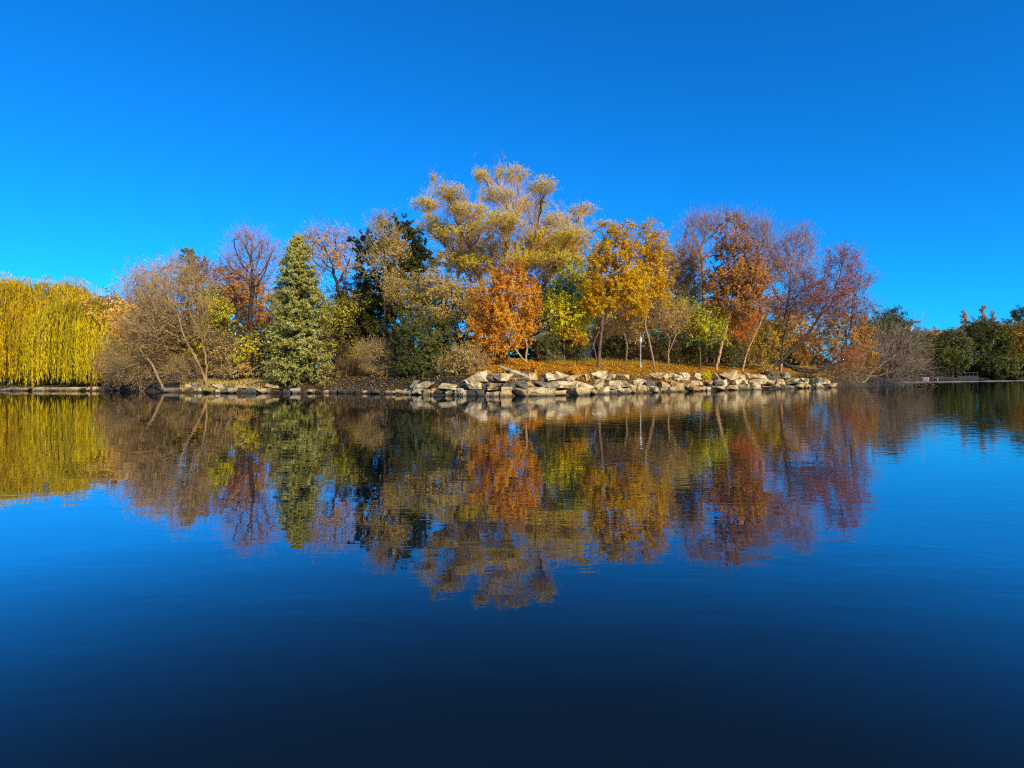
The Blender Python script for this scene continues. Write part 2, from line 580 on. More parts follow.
    if sub_n:
        i1 = np.repeat(np.arange(len(t1)), sub_n)
        k1 = rng.integers(1, S + 1, len(i1))
        p0 = t1[i1, k1]; d0 = norm(t1[i1, k1] - t1[i1, k1 - 1])
        L2 = twig * 0.5 * rng.uniform(0.5, 1.3, len(i1))
        pull2 = [np.array((0, 0, up * 0.8)), np.array((0, 0, up * 0.4 - end_droop)), np.array((0, 0, -end_droop))]
        t2 = grow_twigs(p0, d0 + rng.normal(size=(len(i1), 3)) * 0.55, L2, 3, pull2, rng, 0.2)
        ribbons(cr, t2, tw * 0.7, tw * 0.3, 0, rng)
    else:
        t2, i1 = t1, np.arange(len(t1))
    if leaf and n_leaf:
        k = rng.integers(0, len(t2), n_leaf)
        f = np.clip(rng.uniform(0, 1, n_leaf) ** tip, 0, 0.999) * (t2.shape[1] - 1)
        a = f.astype(int); fr = (f - a)[:, None]
        c = t2[k, a] * (1 - fr) + t2[k, a + 1] * fr + rng.normal(size=(n_leaf, 3)) * size * 0.55
        t = base_t[i1[k]] + rng.normal(size=n_leaf) * 0.13
        leaves(cr, c, size, 1, rng, t, aspect, out=norm(c - attr.mean(0)))
    for cb in (caps or []):
        yy = Y + cb[4]
        cc = P(cb[0], cb[1], yy); rx, rz, ry = cb[2] / F * yy, cb[3] / F * yy, cb[5] if len(cb) > 5 else cb[2] / F * yy
        n = int(cap_twigs * cb[2] * (cb[3] + 6)) + 14
        u = norm(rng.normal(size=(n, 3))); u[:, 2] = np.abs(u[:, 2]) - 0.05; u = norm(u)
        lump = 1 + 0.16 * np.sin(u[:, 0] * 6 + cb[0]) * np.cos(u[:, 1] * 5 + cb[1])
        end = cc + u * np.array([rx, ry, rz]) * (rng.uniform(0.84, 1.04, n) * lump)[:, None]
        q_ = cc - np.array([0, 0, rz + 2.4]); q_[0] += (X(base, Y) - q_[0]) * 0.10
        near = np.argsort(np.linalg.norm((pos - q_) * [1, 1, .8], axis=1))[:22]
        s0 = pos[near[rng.integers(0, len(near), n)]]
        ln = np.linalg.norm(end - s0, axis=1)[:, None]
        rad_ = norm((end - cc) * [1, 1, 0] + 1e-4)
        p1 = s0 + (np.array([0, 0, 0.42]) + rad_ * 0.06) * ln + rng.normal(size=(n, 3)) * 0.12
        p2 = end - (np.array([0, 0, 0.16]) + rad_ * 0.22) * ln + rng.normal(size=(n, 3)) * 0.08
        f = np.linspace(0, 1, 9)[None, :, None]
        t3 = s0[:, None] * (1 - f) ** 3 + 3 * p1[:, None] * f * (1 - f) ** 2 + 3 * p2[:, None] * f * f * (1 - f) + end[:, None] * f ** 3
        ribbons(cr, t3, tw * 1.2, tw * 0.45, 0, rng)
        i3 = np.repeat(np.arange(n), 5); k3 = rng.choice([4, 6, 7, 7, 8, 8], len(i3))
        t4 = grow_twigs(t3[i3, k3], norm(t3[i3, k3] - t3[i3, k3 - 1]) + rng.normal(size=(len(i3), 3)) * 0.4, rng.uniform(0.3, 0.8, len(i3)), 3, [(0, 0, 0.05), (0, 0, -.15), (0, 0, -.3)], rng, 0.15)
        ribbons(cr, t4, tw * 0.7, tw * 0.4, 0, rng)
        m = n * cap_leaf
        k = rng.integers(0, len(t4), m); a_ = rng.integers(0, 3, m); fr = rng.uniform(0, 1, (m, 1))
        c = t4[k, a_] * (1 - fr) + t4[k, a_ + 1] * fr + rng.normal(size=(m, 3)) * size * 0.6
        m_ok = (c[:, 2] > cc[2] - 0.25 * rz) | (rng.uniform(0, 1, m) < 0.22)
        c = c[m_ok]; m = len(c)
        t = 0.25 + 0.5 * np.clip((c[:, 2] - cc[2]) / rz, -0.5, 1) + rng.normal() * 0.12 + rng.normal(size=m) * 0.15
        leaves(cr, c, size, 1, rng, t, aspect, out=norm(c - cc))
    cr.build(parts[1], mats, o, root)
    return o


def conifer(name, label, base, Y, top, prof, leaf, bark, r=0.2, n_leaf=12000, size=0.22, seed=0, group=None, droop=0.35, whorls=34, per=9, low=0.0):
    """prof: list of (py, half width in px)"""
    rng = np.random.default_rng(5000 + seed)
    bx = X(base, Y); root = np.array([bx, Y, gz(bx, Y) - 0.1])
    tz = Z(top, Y)
    zs = np.array([Z(p, Y) for p, _ in prof])[::-1]; ws = np.array([w / F * Y for _, w in prof])[::-1]
    n = 26
    pos = np.linspace(root, [bx + 0.1, Y, tz], n) + rng.normal(size=(n, 3)) * [0.03, 0.03, 0]
    par = np.arange(-1, n - 1)
    o = empty(name, root); tag(o, label, 'conifer', group)
    v, q, cnt, d, rad = skeleton_mesh(pos, par, r)
    # tapered stem
    s = QM()
    sides = 7
    rr = np.linspace(r, 0.02, n)
    ang = np.arange(sides) / sides * 6.283
    ring = np.stack([np.cos(ang), np.sin(ang), np.zeros(sides)], -1)
    vv = (pos[:, None] + ring[None] * rr[:, None, None]).reshape(-1, 3)
    k = np.arange(sides); k2 = (k + 1) % sides
    qq = (np.arange(n - 1) * sides)[:, None, None] + np.stack([k, k2, k2 + sides, k + sides], -1)[None]
    s.add(vv, qq.reshape(-1, 4), 0.5, 0, True)
    s.build('trunk', [bark_mat(bark)], o, root)
    cr = QM()
    st, dr, L = [], [], []
    for w in range(whorls):
        f = np.clip((w + rng.uniform(-.6, .6)) / whorls, 0, 0.985)
        z = root[2] + 0.3 + low + (tz - root[2] - 0.35 - low) * f
        R = np.interp(z, zs, ws)
        for b in range(per):
            a = rng.uniform(0, 6.283)
            st.append([bx, Y, z + rng.uniform(-.18, .18)])
            dr.append([math.cos(a), math.sin(a), 0.22 + 0.5 * f])
            L.append(R * rng.uniform(0.72, 1.12))
    st, dr, L = np.array(st), np.array(dr), np.array(L)
    t1 = grow_twigs(st, dr, L, 6, [(0, 0, 0.0), (0, 0, -droop * .3), (0, 0, -droop * .4), (0, 0, -droop * .3), (0, 0, 0.1), (0, 0, .15)], rng, 0.06)
    ribbons(cr, t1, 0.06, 0.015, 0, rng)
    i1 = np.repeat(np.arange(len(t1)), 9)
    k1 = rng.integers(1, 7, len(i1))
    p0 = t1[i1, k1]; d0 = norm(t1[i1, k1] - t1[i1, k1 - 1])
    L2 = np.maximum(0.25, L[i1] * 0.30) * rng.uniform(0.6, 1.3, len(i1))
    t2 = grow_twigs(p0, d0 + rng.normal(size=(len(i1), 3)) * [0.7, 0.7, 0.25], L2, 3, [(0, 0, -.05), (0, 0, -.15), (0, 0, -.1)], rng, 0.12)
    ribbons(cr, t2, 0.025, 0.01, 0, rng)
    kk = rng.integers(0, len(t2), n_leaf)
    f = rng.uniform(0, 1, n_leaf) * 2.999
    a = f.astype(int); fr = (f - a)[:, None]
    c = t2[kk, a] * (1 - fr) + t2[kk, a + 1] * fr + rng.normal(size=(n_leaf, 3)) * 0.05
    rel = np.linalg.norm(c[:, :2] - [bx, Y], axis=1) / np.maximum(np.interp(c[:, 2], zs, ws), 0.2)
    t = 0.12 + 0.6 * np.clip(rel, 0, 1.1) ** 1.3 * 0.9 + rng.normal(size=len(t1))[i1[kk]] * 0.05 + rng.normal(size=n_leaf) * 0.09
    dirv = norm(t2[kk, a + 1] - t2[kk, a] + rng.normal(size=(n_leaf, 3)) * 0.5)
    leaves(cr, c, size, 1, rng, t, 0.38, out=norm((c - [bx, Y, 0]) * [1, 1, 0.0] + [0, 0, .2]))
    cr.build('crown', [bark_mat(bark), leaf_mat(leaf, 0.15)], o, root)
    return o


def weeping(label, base, Y, top, rx, seed, cols, clusters=105, per=17, lowest=389):
    rng = np.random.default_rng(7000 + seed)
    bx = X(base, Y); root = np.array([bx, Y, gz(bx, Y) - 0.1])
    tz = Z(top, Y); R = rx / F * Y; low = Z(lowest, Y)
    H = tz - root[2]
    o = empty('weeping_willow', root); tag(o, label, 'weeping willow', 'weeping willows on the stone-edged bank')
    # cluster anchors on an uneven dome
    a = rng.uniform(0, 6.283, clusters); q = np.sqrt(rng.uniform(0.02, 1, clusters))
    ax = bx + np.cos(a) * q * R; ay = Y + np.sin(a) * q * R * 0.75
    az = tz - (q ** 2.2) * H * 0.33 - rng.uniform(0, 1, clusters) ** 1.5 * H * 0.22
    anchor = np.stack([ax, ay, az], -1)
    paths = [([root, root + [0.15, 0, H * 0.22], root + [0.3, 0.1, H * 0.4]], None)]
    pos, par, _ = colonize(paths, anchor, 0.5, 0.7, rng, trop=(0, 0, 0.22), jit=0.15, iters=50)
    v, qd, cnt, d, rad = skeleton_mesh(pos, par, 0.26)
    s = QM(); s.add(v, qd, 0.5, 0, True)
    s.build('trunk', [bark_mat((0.07, 0.055, 0.035))], o, root)
    cr = QM()
    nS = clusters * per
    ci = np.repeat(np.arange(clusters), per)
    out = norm(np.stack([ax - bx, ay - Y, np.zeros(clusters)], -1) + 1e-3)
    st = anchor[ci] + rng.normal(size=(nS, 3)) * [0.42, 0.42, 0.3]
    endz = low + rng.uniform(0, 1, clusters)[ci] ** 2.2 * H * 0.2 + rng.uniform(0, 1, nS) ** 2.8 * H * 0.25
    L = np.maximum(1.2, st[:, 2] - endz)
    S = 9
    tr = [(0, 0, 0.1), (0, 0, -1.0)] + [(0, 0, -1.4)] * 7
    t1 = grow_twigs(st, out[ci] * 0.8 + rng.normal(size=(nS, 3)) * 0.35 + [0, 0, 0.5], L * 1.17, S, tr, rng, 0.05)
    t1[:, :, 2] = np.maximum(t1[:, :, 2], low - 0.15)
    ribbons(cr, t1, 0.018, 0.008, 0, rng)
    per_leaf = 85
    k = np.repeat(np.arange(nS), per_leaf)
    f = rng.uniform(0.02, 1, len(k)) * (S - 0.001)
    ai = f.astype(int); fr = (f - ai)[:, None]
    c = t1[k, ai] * (1 - fr) + t1[k, ai + 1] * fr + rng.normal(size=(len(k), 3)) * 0.04
    tc = rng.uniform(0.02, 0.98, clusters)
    t = tc[ci[k]] + rng.normal(size=nS)[k] * 0.10 + rng.normal(size=len(k)) * 0.12 - 0.18 * np.clip((c[:, 2] - tz + H * 0.3) / (H * 0.2), 0, 1)
    leaves(cr, c, 0.27, 1, rng, t, 0.12, droop=(0, 0, -2.6))
    cr.build('crown', [bark_mat((0.22, 0.16, 0.04)), leaf_mat(cols, 0.3)], o, root)
    return o
# ------------------------------------------------------------------ palettes (real-world base colours)
ORANGE = ((0.18, 0.06, 0.01), (0.42, 0.175, 0.015), (0.52, 0.25, 0.02), (0.56, 0.33, 0.03))
GOLD = ((0.20, 0.115, 0.008), (0.42, 0.255, 0.010), (0.47, 0.315, 0.010), (0.48, 0.335, 0.012))
YELLOW = ((0.22, 0.17, 0.01), (0.50, 0.38, 0.015), (0.66, 0.52, 0.02))
YGREEN = ((0.06, 0.075, 0.012), (0.19, 0.19, 0.018), (0.40, 0.36, 0.02), (0.56, 0.46, 0.02))
RUST = ((0.11, 0.055, 0.022), (0.25, 0.13, 0.045), (0.35, 0.185, 0.065), (0.42, 0.21, 0.05))
TAN = ((0.16, 0.11, 0.05), (0.34, 0.24, 0.09), (0.48, 0.36, 0.14))
PINKTAN = ((0.20, 0.12, 0.08), (0.40, 0.25, 0.14), (0.50, 0.34, 0.18))
WTAN = ((0.17, 0.13, 0.035), (0.29, 0.225, 0.07), (0.37, 0.28, 0.095), (0.40, 0.30, 0.09))
WGOLD = ((0.27, 0.215, 0.03), (0.43, 0.34, 0.05), (0.47, 0.36, 0.045), (0.48, 0.34, 0.02))
DKGREEN = ((0.018, 0.020, 0.004), (0.050, 0.056, 0.009), (0.11, 0.112, 0.020))
OLIVE = ((0.03, 0.034, 0.012), (0.075, 0.082, 0.030), (0.16, 0.16, 0.06))
SAGE = ((0.045, 0.048, 0.014), (0.125, 0.128, 0.036), (0.225, 0.22, 0.068), (0.29, 0.268, 0.10))
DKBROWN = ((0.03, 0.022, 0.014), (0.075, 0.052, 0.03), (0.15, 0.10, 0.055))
BRUSH = ((0.14, 0.10, 0.05), (0.29, 0.205, 0.10), (0.40, 0.29, 0.14))
MAUVE = ((0.16, 0.075, 0.06), (0.30, 0.15, 0.12), (0.38, 0.21, 0.16))
RED = ((0.16, 0.06, 0.05), (0.29, 0.105, 0.075), (0.38, 0.17, 0.09))
ORTAN = ((0.18, 0.10, 0.035), (0.33, 0.19, 0.06), (0.43, 0.275, 0.095))
B_GREY = (0.24, 0.175, 0.10)
B_PALE = (0.25, 0.175, 0.10)
B_TAN = (0.35, 0.255, 0.14)
B_DARK = (0.035, 0.028, 0.024)
B_MAUVE = (0.32, 0.19, 0.12)
B_BROWN = (0.10, 0.075, 0.055)

build_ground()
build_water()

# ---- bank of weeping willows
WW = ((0.17, 0.14, 0.004), (0.38, 0.28, 0.005), (0.48, 0.335, 0.007), (0.49, 0.31, 0.008))
weeping('tall golden weeping willow cut by the picture edge, highest of the three', -22, 50, 281, 62, 1, WW)
weeping('middle golden weeping willow with strands hanging to the stone edging', 40, 51.5, 285, 48, 2, WW)
weeping('shorter greener weeping willow beside the pale persimmon-coloured tree', 84, 49.5, 303, 34, 3, (WW[0], (0.30, 0.27, 0.006), (0.44, 0.36, 0.008), WW[2]), clusters=70)

# ---- west end of the island
tree('autumn_tree', 'pale orange large-leaved tree between the willows and the bare brush', 'tree', 110, 49.2,
     [(104, 324, 20, 17), (120, 330, 16, 16), (100, 345, 12, 12), (112, 308, 12, 8), (132, 318, 10, 10)], ((0.30, 0.15, 0.04), (0.50, 0.28, 0.07), (0.62, 0.42, 0.14)), B_GREY, n_leaf=3000, size=0.25, na=240)
tree('bare_tree', 'bare grey-tan tree with two pale trunks leaning over the water', 'tree', 208, 43,
     [(172, 312, 34, 26), (152, 330, 28, 22), (188, 300, 24, 24), (184, 277, 20, 15), (196, 330, 12, 18), (160, 292, 20, 16)], BRUSH, B_PALE, [[(198, 362, 0), (187, 342, 0)], [(205, 376), (192, 352, -.4), (184, 336, -1)], [(207, 380), (206, 355, .5), (200, 335, .8)]],
     r=0.12, n_leaf=4200, size=0.09, na=560, twig=1.3, twig_n=3, sub_n=6, twig_col=B_TAN, up=0.18)
tree('bare_tree', 'bare tree with one thin pale trunk slanting out towards the willows', 'tree', 166, 43.5,
     [(142, 342, 20, 20), (128, 358, 18, 15), (152, 320, 16, 18)], BRUSH, B_PALE, [[(152, 364), (140, 350, -.3)]], r=0.09, n_leaf=1500, size=0.09, na=300,
     twig=1.3, twig_n=3, sub_n=6, twig_col=B_GREY)
for i, (px, Y, blobs, lb) in enumerate([
        (118, 47.2, [(118, 374, 15, 14), (108, 366, 12, 16)], 'tangled bare shrub at the waterline beside the weeping willows'),
        (142, 44.8, [(142, 374, 18, 14), (150, 362, 14, 10)], 'tangled bare shrub under the thin slanting pale trunk'),
        (186, 44.2, [(183, 370, 13, 12)], 'low bare shrub between the slanting pale trunks')]):
    tree('bare_shrub', lb, 'shrub', px, Y, blobs, BRUSH, B_GREY, r=0.05, n_leaf=900, size=0.08, na=200, twig=0.9, twig_n=3, sub_n=5, multi=7, group='bare shrubs on the shore', parts=('stems', 'twigs'), tw=0.02, seed=i, up=0.0)
tree('bare_tree', 'pinkish tan bare tree, a rounded crown behind the leaning pale trunks', 'tree', 150, 56,
     [(148, 290, 24, 22), (135, 305, 20, 18), (165, 278, 18, 15)], PINKTAN, B_TAN, r=0.16, n_leaf=2600, size=0.14, na=320, twig=1.3, sub_n=6, twig_col=(0.36, 0.25, 0.19))
conifer('pine_tree', 'narrow olive conifer tip rising behind the bare grey-tan tree', 188, 64, 248, [(248, 2), (262, 11), (290, 20), (330, 24), (385, 25)], OLIVE, B_BROWN, n_leaf=7000, size=0.26, seed=2)
tree('autumn_tree', 'small yellow-green tree between the bare grey-tan tree and the rust oak', 'tree', 215, 48,
     [(214, 318, 12, 20), (208, 300, 9, 12)], YGREEN, B_BROWN, n_leaf=2600, size=0.16, na=160)
tree('autumn_tree', 'rust brown oak spreading behind the tall bare purple tree', 'tree', 238, 60,
     [(222, 285, 20, 20), (246, 298, 24, 24), (264, 305, 14, 24), (212, 300, 14, 16), (205, 275, 14, 12)], RUST, B_BROWN, n_leaf=9000, size=0.17, na=340, twig=1.3)
tree('bare_tree', 'tall bare purple-grey tree with dark trunk and fan-shaped crown', 'tree', 250, 49,
     [(250, 248, 22, 17), (237, 262, 18, 14), (266, 262, 16, 16), (225, 275, 12, 10), (255, 275, 20, 14)], None, B_DARK, [[(252, 345), (250, 312), (253, 288)]],
     r=0.17, na=420, twig=1.1, twig_n=3, sub_n=5, twig_col=B_MAUVE, up=0.2, tw=0.02)
tree('autumn_shrub', 'small bright yellow-orange shrub under the bare purple-grey tree', 'shrub', 246, 43.5,
     [(247, 349, 11, 10), (240, 358, 9, 7), (253, 340, 6, 7)], YELLOW, B_BROWN, n_leaf=600, size=0.14, na=90, r=0.05, multi=4, parts=('stems', 'foliage'), twig=0.45)
for i, (px, Y, blobs, lb, pal) in enumerate([
        (228, 45.5, [(226, 360, 16, 16), (220, 345, 12, 12)], 'dark leafless shrub between the leaning trunks and the small yellow shrub', BRUSH),
        (262, 45, [(260, 366, 14, 14), (264, 345, 11, 14)], 'dark brown shrub filling the gap beside the big sage green conifer', DKBROWN),
        (240, 44, [(240, 374, 14, 8)], 'low grey twiggy shrub directly below the small yellow shrub', BRUSH)]):
    tree('bare_shrub', lb, 'shrub', px, Y, blobs, pal, B_BROWN, r=0.05, n_leaf=2200, size=0.12, na=180, twig=0.8, twig_n=2, sub_n=5, multi=6, group='bare shrubs on the shore', parts=('stems', 'twigs'), seed=i)
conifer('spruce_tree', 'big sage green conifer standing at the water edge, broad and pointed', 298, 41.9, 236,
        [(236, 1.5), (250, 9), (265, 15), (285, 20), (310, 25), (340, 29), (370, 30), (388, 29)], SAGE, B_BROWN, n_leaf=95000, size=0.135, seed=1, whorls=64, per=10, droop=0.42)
tree('autumn_tree', 'pinkish tan tree with thin leaves rising behind the sage conifer', 'tree', 332, 58,
     [(322, 244, 22, 18), (345, 252, 16, 20), (305, 250, 14, 14), (335, 268, 22, 14)], PINKTAN, B_DARK, [[(338, 345), (340, 300), (336, 280)]], n_leaf=3000, size=0.15, na=320, twig=1.2, sub_n=5, twig_col=B_MAUVE)
tree('autumn_tree', 'yellow-green branches of a small tree against the dark trees by the conifer', 'tree', 330, 44.5,
     [(334, 318, 15, 14), (325, 332, 10, 9), (345, 308, 9, 9), (330, 345, 8, 7)], YGREEN, B_DARK, n_leaf=1300, size=0.15, na=150, r=0.08)
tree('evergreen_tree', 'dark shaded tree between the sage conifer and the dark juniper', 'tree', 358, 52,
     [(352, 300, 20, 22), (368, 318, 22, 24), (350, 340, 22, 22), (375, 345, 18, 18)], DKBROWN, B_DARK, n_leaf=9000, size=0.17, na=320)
tree('evergreen_tree', 'dark green juniper tree below the crown of the great tan willow', 'tree', 398, 51,
     [(402, 236, 17, 16), (388, 250, 14, 16), (412, 255, 17, 22), (398, 275, 22, 22), (408, 300, 18, 26), (366, 252, 12, 16), (400, 335, 18, 24), (372, 275, 14, 16), (380, 305, 20, 22), (360, 325, 16, 20), (384, 345, 20, 20)], DKGREEN, B_DARK, n_leaf=40000, size=0.17, na=620)
tree('autumn_tree', 'tan twiggy tree leaning on the dark juniper', 'tree', 384, 48.5,
     [(384, 240, 12, 20), (392, 262, 12, 16), (376, 268, 9, 12), (388, 290, 8, 16)], WTAN, B_DARK, twig_col=B_TAN, r=0.09, n_leaf=3200, size=0.13, na=220, twig=1.3, up=0.3, sub_n=5)
tree('autumn_tree', 'tan olive dome-crowned tree beside the orange tree', 'tree', 446, 44,
     [(436, 293, 30, 15), (420, 305, 18, 12), (455, 305, 18, 16), (440, 318, 26, 14)], WTAN, B_BROWN, n_leaf=8500, size=0.12, na=320, sub_n=5, up=0.25, end_droop=0.2)
tree('evergreen_shrub', 'large grey-olive evergreen shrub under the tan dome tree', 'shrub', 424, 40.6,
     [(424, 340, 24, 22), (410, 355, 18, 22), (444, 345, 18, 22), (428, 368, 26, 14), (402, 335, 9, 16)], OLIVE, B_BROWN, n_leaf=17000, size=0.12, na=330, multi=7, r=0.09, parts=('stems', 'foliage'), twig=0.8)
for i, (px, Y, blobs, lb, pal, nl) in enumerate([
        (322, 42.6, [(320, 381, 13, 6)], 'low twiggy shrub under the skirts of the sage conifer', BRUSH, 1500),
        (340, 43, [(342, 382, 13, 6)], 'low dark shrub at the waterline of the shaded hollow', DKBROWN, 1500),
        (352, 45, [(350, 372, 15, 9)], 'low brown shrub on the shaded bank next to the conifer', DKBROWN, 1800),
        (388, 42, [(385, 362, 17, 16), (372, 352, 12, 12)], 'pinkish brown twiggy shrub on the shaded bank beside the evergreen shrub', BRUSH, 1800),
        (362, 47, [(361, 356, 10, 8)], 'small yellow-green shrub in the dark hollow', YGREEN, 900),
        (468, 38.3, [(466, 360, 17, 11), (452, 370, 14, 8), (478, 366, 10, 8)], 'tan dry brush on the rocks beneath the orange tree', TAN, 2600)]):
    tree('bare_shrub', lb, 'shrub', px, Y, blobs, pal, B_GREY, r=0.05, n_leaf=nl, size=0.09, na=190, twig=0.8, twig_n=3, sub_n=5, multi=7, group='bare shrubs on the shore', parts=('stems', 'twigs'), seed=10 + i)

# ---- the great willow
WB = [(451, 194, 15, 8), (481, 178, 7, 9), (512, 175, 16, 7), (542, 188, 12, 10), (498, 197, 16, 9), (529, 206, 15, 8), (468, 213, 20, 8),
      (424, 206, 12, 8), (583, 211, 12, 7), (604, 224, 4, 3), (556, 222, 13, 9), (501, 226, 24, 13), (461, 238, 26, 15), (542, 243, 27, 14),
      (572, 238, 16, 14), (434, 230, 16, 13), (500, 254, 30, 14), (560, 262, 20, 14), (450, 262, 18, 12), (433, 178, 2.5, 2.5)]
WB = [(b[0], b[1] + 1, b[2] * (1.12 if b[2] > 5 else 1.0), b[3] * 1.0) + ((((i * 37) % 11) - 5) * 0.9, max(1.6 if b[2] > 5 else 0.5, b[2] / F * 72)) for i, b in enumerate(WB)]
WB += [(566, 250, 22, 12, 1, 2.6), (524, 264, 24, 12, -1, 3), (474, 268, 22, 12, 0, 3)]
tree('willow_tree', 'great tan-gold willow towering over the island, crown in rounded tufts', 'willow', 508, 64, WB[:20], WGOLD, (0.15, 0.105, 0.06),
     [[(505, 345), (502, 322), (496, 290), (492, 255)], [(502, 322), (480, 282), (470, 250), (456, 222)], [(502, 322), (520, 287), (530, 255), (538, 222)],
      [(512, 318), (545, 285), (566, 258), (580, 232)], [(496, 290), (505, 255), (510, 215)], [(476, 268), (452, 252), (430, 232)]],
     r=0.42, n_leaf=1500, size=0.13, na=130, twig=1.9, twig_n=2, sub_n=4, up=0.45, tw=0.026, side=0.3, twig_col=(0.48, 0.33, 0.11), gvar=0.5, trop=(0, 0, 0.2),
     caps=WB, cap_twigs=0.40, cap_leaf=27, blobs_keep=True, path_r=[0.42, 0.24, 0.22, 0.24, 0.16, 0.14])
tree('willow_tree', 'green-yellow willow growing behind the great willow, lower and leafier', 'willow', 556, 70,
     [(548, 258, 26, 22), (572, 268, 20, 22), (530, 275, 22, 16), (470, 268, 22, 18), (432, 262, 14, 14)], ((0.12, 0.11, 0.015), (0.26, 0.22, 0.025), (0.40, 0.31, 0.03)), B_DARK,
     n_leaf=9500, size=0.19, na=320, twig=1.6, up=0.2, end_droop=0.3)

# ---- centre
tree('autumn_tree', 'bright orange tree on the rocks with slim forked trunk', 'tree', 526, 39.5,
     [(508, 292, 30, 18), (496, 312, 28, 18), (523, 305, 20, 26), (490, 332, 22, 16), (512, 335, 24, 16), (486, 352, 14, 10), (510, 278, 18, 10), (478, 300, 9, 16)], ORANGE, B_TAN,
     [[(526, 358), (527, 345), (520, 322)], [(524, 362), (516, 350), (506, 335)]], r=0.10, n_leaf=11500, size=0.145, na=420, sub_n=4, twig=0.8, gvar=0.55, tip=0.6)
tree('autumn_tree', 'green-yellow tree between the orange tree and the golden tree', 'tree', 574, 50,
     [(574, 285, 16, 16), (562, 300, 14, 18), (582, 308, 14, 20), (570, 335, 16, 14)], YGREEN, B_BROWN, n_leaf=8000, size=0.16, na=280)
tree('autumn_tree', 'small vivid yellow tree, lower branches brightest, beside the orange tree', 'tree', 564, 45,
     [(567, 322, 14, 11), (558, 314, 8, 10), (575, 314, 8, 10), (560, 333, 9, 6)], YELLOW, B_BROWN, n_leaf=2600, size=0.16, na=150, r=0.07)
tree('autumn_tree', 'golden tree with dark forked trunk standing above the rocks', 'tree', 598, 43.6,
     [(617, 240, 14, 14), (606, 262, 18, 17), (624, 262, 18, 18), (600, 288, 16, 15), (622, 290, 22, 14), (604, 308, 18, 9), (628, 308, 16, 9)], GOLD, B_BROWN,
     [[(600, 345), (602, 322), (606, 300), (612, 270)], [(597, 360), (593, 345), (602, 325), (622, 312)], [(593, 345), (582, 341), (574, 334)]],
     r=0.15, n_leaf=16000, size=0.145, na=480, twig=0.95, gvar=0.6, tip=0.55)
tree('autumn_tree', 'thinner golden tree beside the lamp post with slim curved trunk', 'tree', 655, 47,
     [(650, 240, 10, 14), (653, 262, 15, 17), (645, 286, 16, 14), (658, 292, 12, 14), (640, 310, 12, 8)], GOLD, B_GREY, [[(650, 345), (645, 325), (648, 300)]],
     r=0.09, n_leaf=7500, size=0.15, na=280, twig=1.0, gvar=0.5, up=0.25)
for i, (base, Y, tr, blobs, lb) in enumerate([
        (626, 50, [[(627, 345), (622, 325)]], [(622, 322, 14, 14), (634, 330, 12, 12)], 'slim grey sapling behind the lamp post and the golden trunk'),
        (669, 49, [[(668, 354), (670, 340)], [(668, 354), (676, 335)]], [(665, 320, 14, 14), (678, 318, 12, 16)], 'slim forked grey sapling between the lamp post and the yellow-green tree'),
        (610, 54, [[(610, 345), (613, 325)]], [(612, 320, 13, 16), (600, 330, 10, 10)], 'slim grey sapling close behind the golden tree trunk'),
        (686, 55, [[(686, 345), (684, 320)]], [(684, 305, 14, 18)], 'slim bare sapling rising over the yellow-green tree')]):
    tree('sapling', lb, 'sapling', base, Y, blobs, TAN, B_GREY, tr, r=0.07, n_leaf=1300, size=0.12, na=180, twig=1.0, twig_n=2, sub_n=5, group='grey saplings behind the lamp post', twig_col=B_TAN, seed=i)
tree('bare_tree', 'brown thin-leaved tree filling the gap between the golden and rust trees', 'tree', 678, 57,
     [(674, 275, 18, 20), (664, 295, 16, 16), (688, 290, 18, 18), (690, 268, 14, 14)], ((0.13, 0.075, 0.035), (0.26, 0.15, 0.06), (0.36, 0.22, 0.09)), B_GREY, n_leaf=8500, size=0.14, na=360, twig=1.3, sub_n=5, twig_col=B_TAN)
tree('bare_tree', 'tall bare lilac-grey tree behind the rust brown tree', 'tree', 706, 60,
     [(700, 232, 18, 16), (690, 252, 16, 16), (712, 228, 14, 14), (680, 265, 12, 10)], None, B_MAUVE, r=0.18, na=380, twig=1.4, twig_n=3, sub_n=5, up=0.3, tw=0.022)
tree('bare_tree', 'bare lilac-grey tree top showing beside the point of the rust tree', 'tree', 762, 62,
     [(757, 240, 16, 20), (766, 262, 14, 16), (742, 228, 10, 12)], None, B_MAUVE, r=0.17, na=340, twig=1.4, twig_n=3, sub_n=5, up=0.3, tw=0.022)
tree('autumn_tree', 'yellow-green round tree with orange tinge between lamp post and rust tree', 'tree', 700, 51,
     [(692, 325, 16, 13), (704, 335, 16, 12), (684, 313, 11, 9), (712, 328, 10, 12)], YGREEN, B_BROWN, n_leaf=6000, size=0.14, na=260, r=0.08)
tree('autumn_tree', 'rust brown pointed tree with pale trunk leaning over the leaf litter', 'tree', 716, 51.8,
     [(734, 228, 11, 15), (733, 252, 19, 16), (738, 278, 26, 18), (722, 290, 18, 16), (750, 295, 18, 16), (730, 312, 22, 12), (716, 305, 12, 14)], RUST, B_TAN,
     [[(721, 348), (727, 325), (733, 295), (735, 260)]], r=0.14, n_leaf=19000, size=0.15, na=520, twig=1.0, gvar=0.5, up=0.22)
tree('autumn_tree', 'vivid orange-red tree in front of the rust tree, trunk slanting away', 'tree', 742, 53.8,
     [(746, 322, 14, 15), (738, 335, 10, 10), (756, 308, 10, 14), (752, 285, 12, 18)], ((0.22, 0.05, 0.012), (0.44, 0.13, 0.02), (0.54, 0.22, 0.03)), B_TAN,
     [[(747, 352), (757, 330), (764, 315)]], r=0.09, n_leaf=3200, size=0.14, na=220)
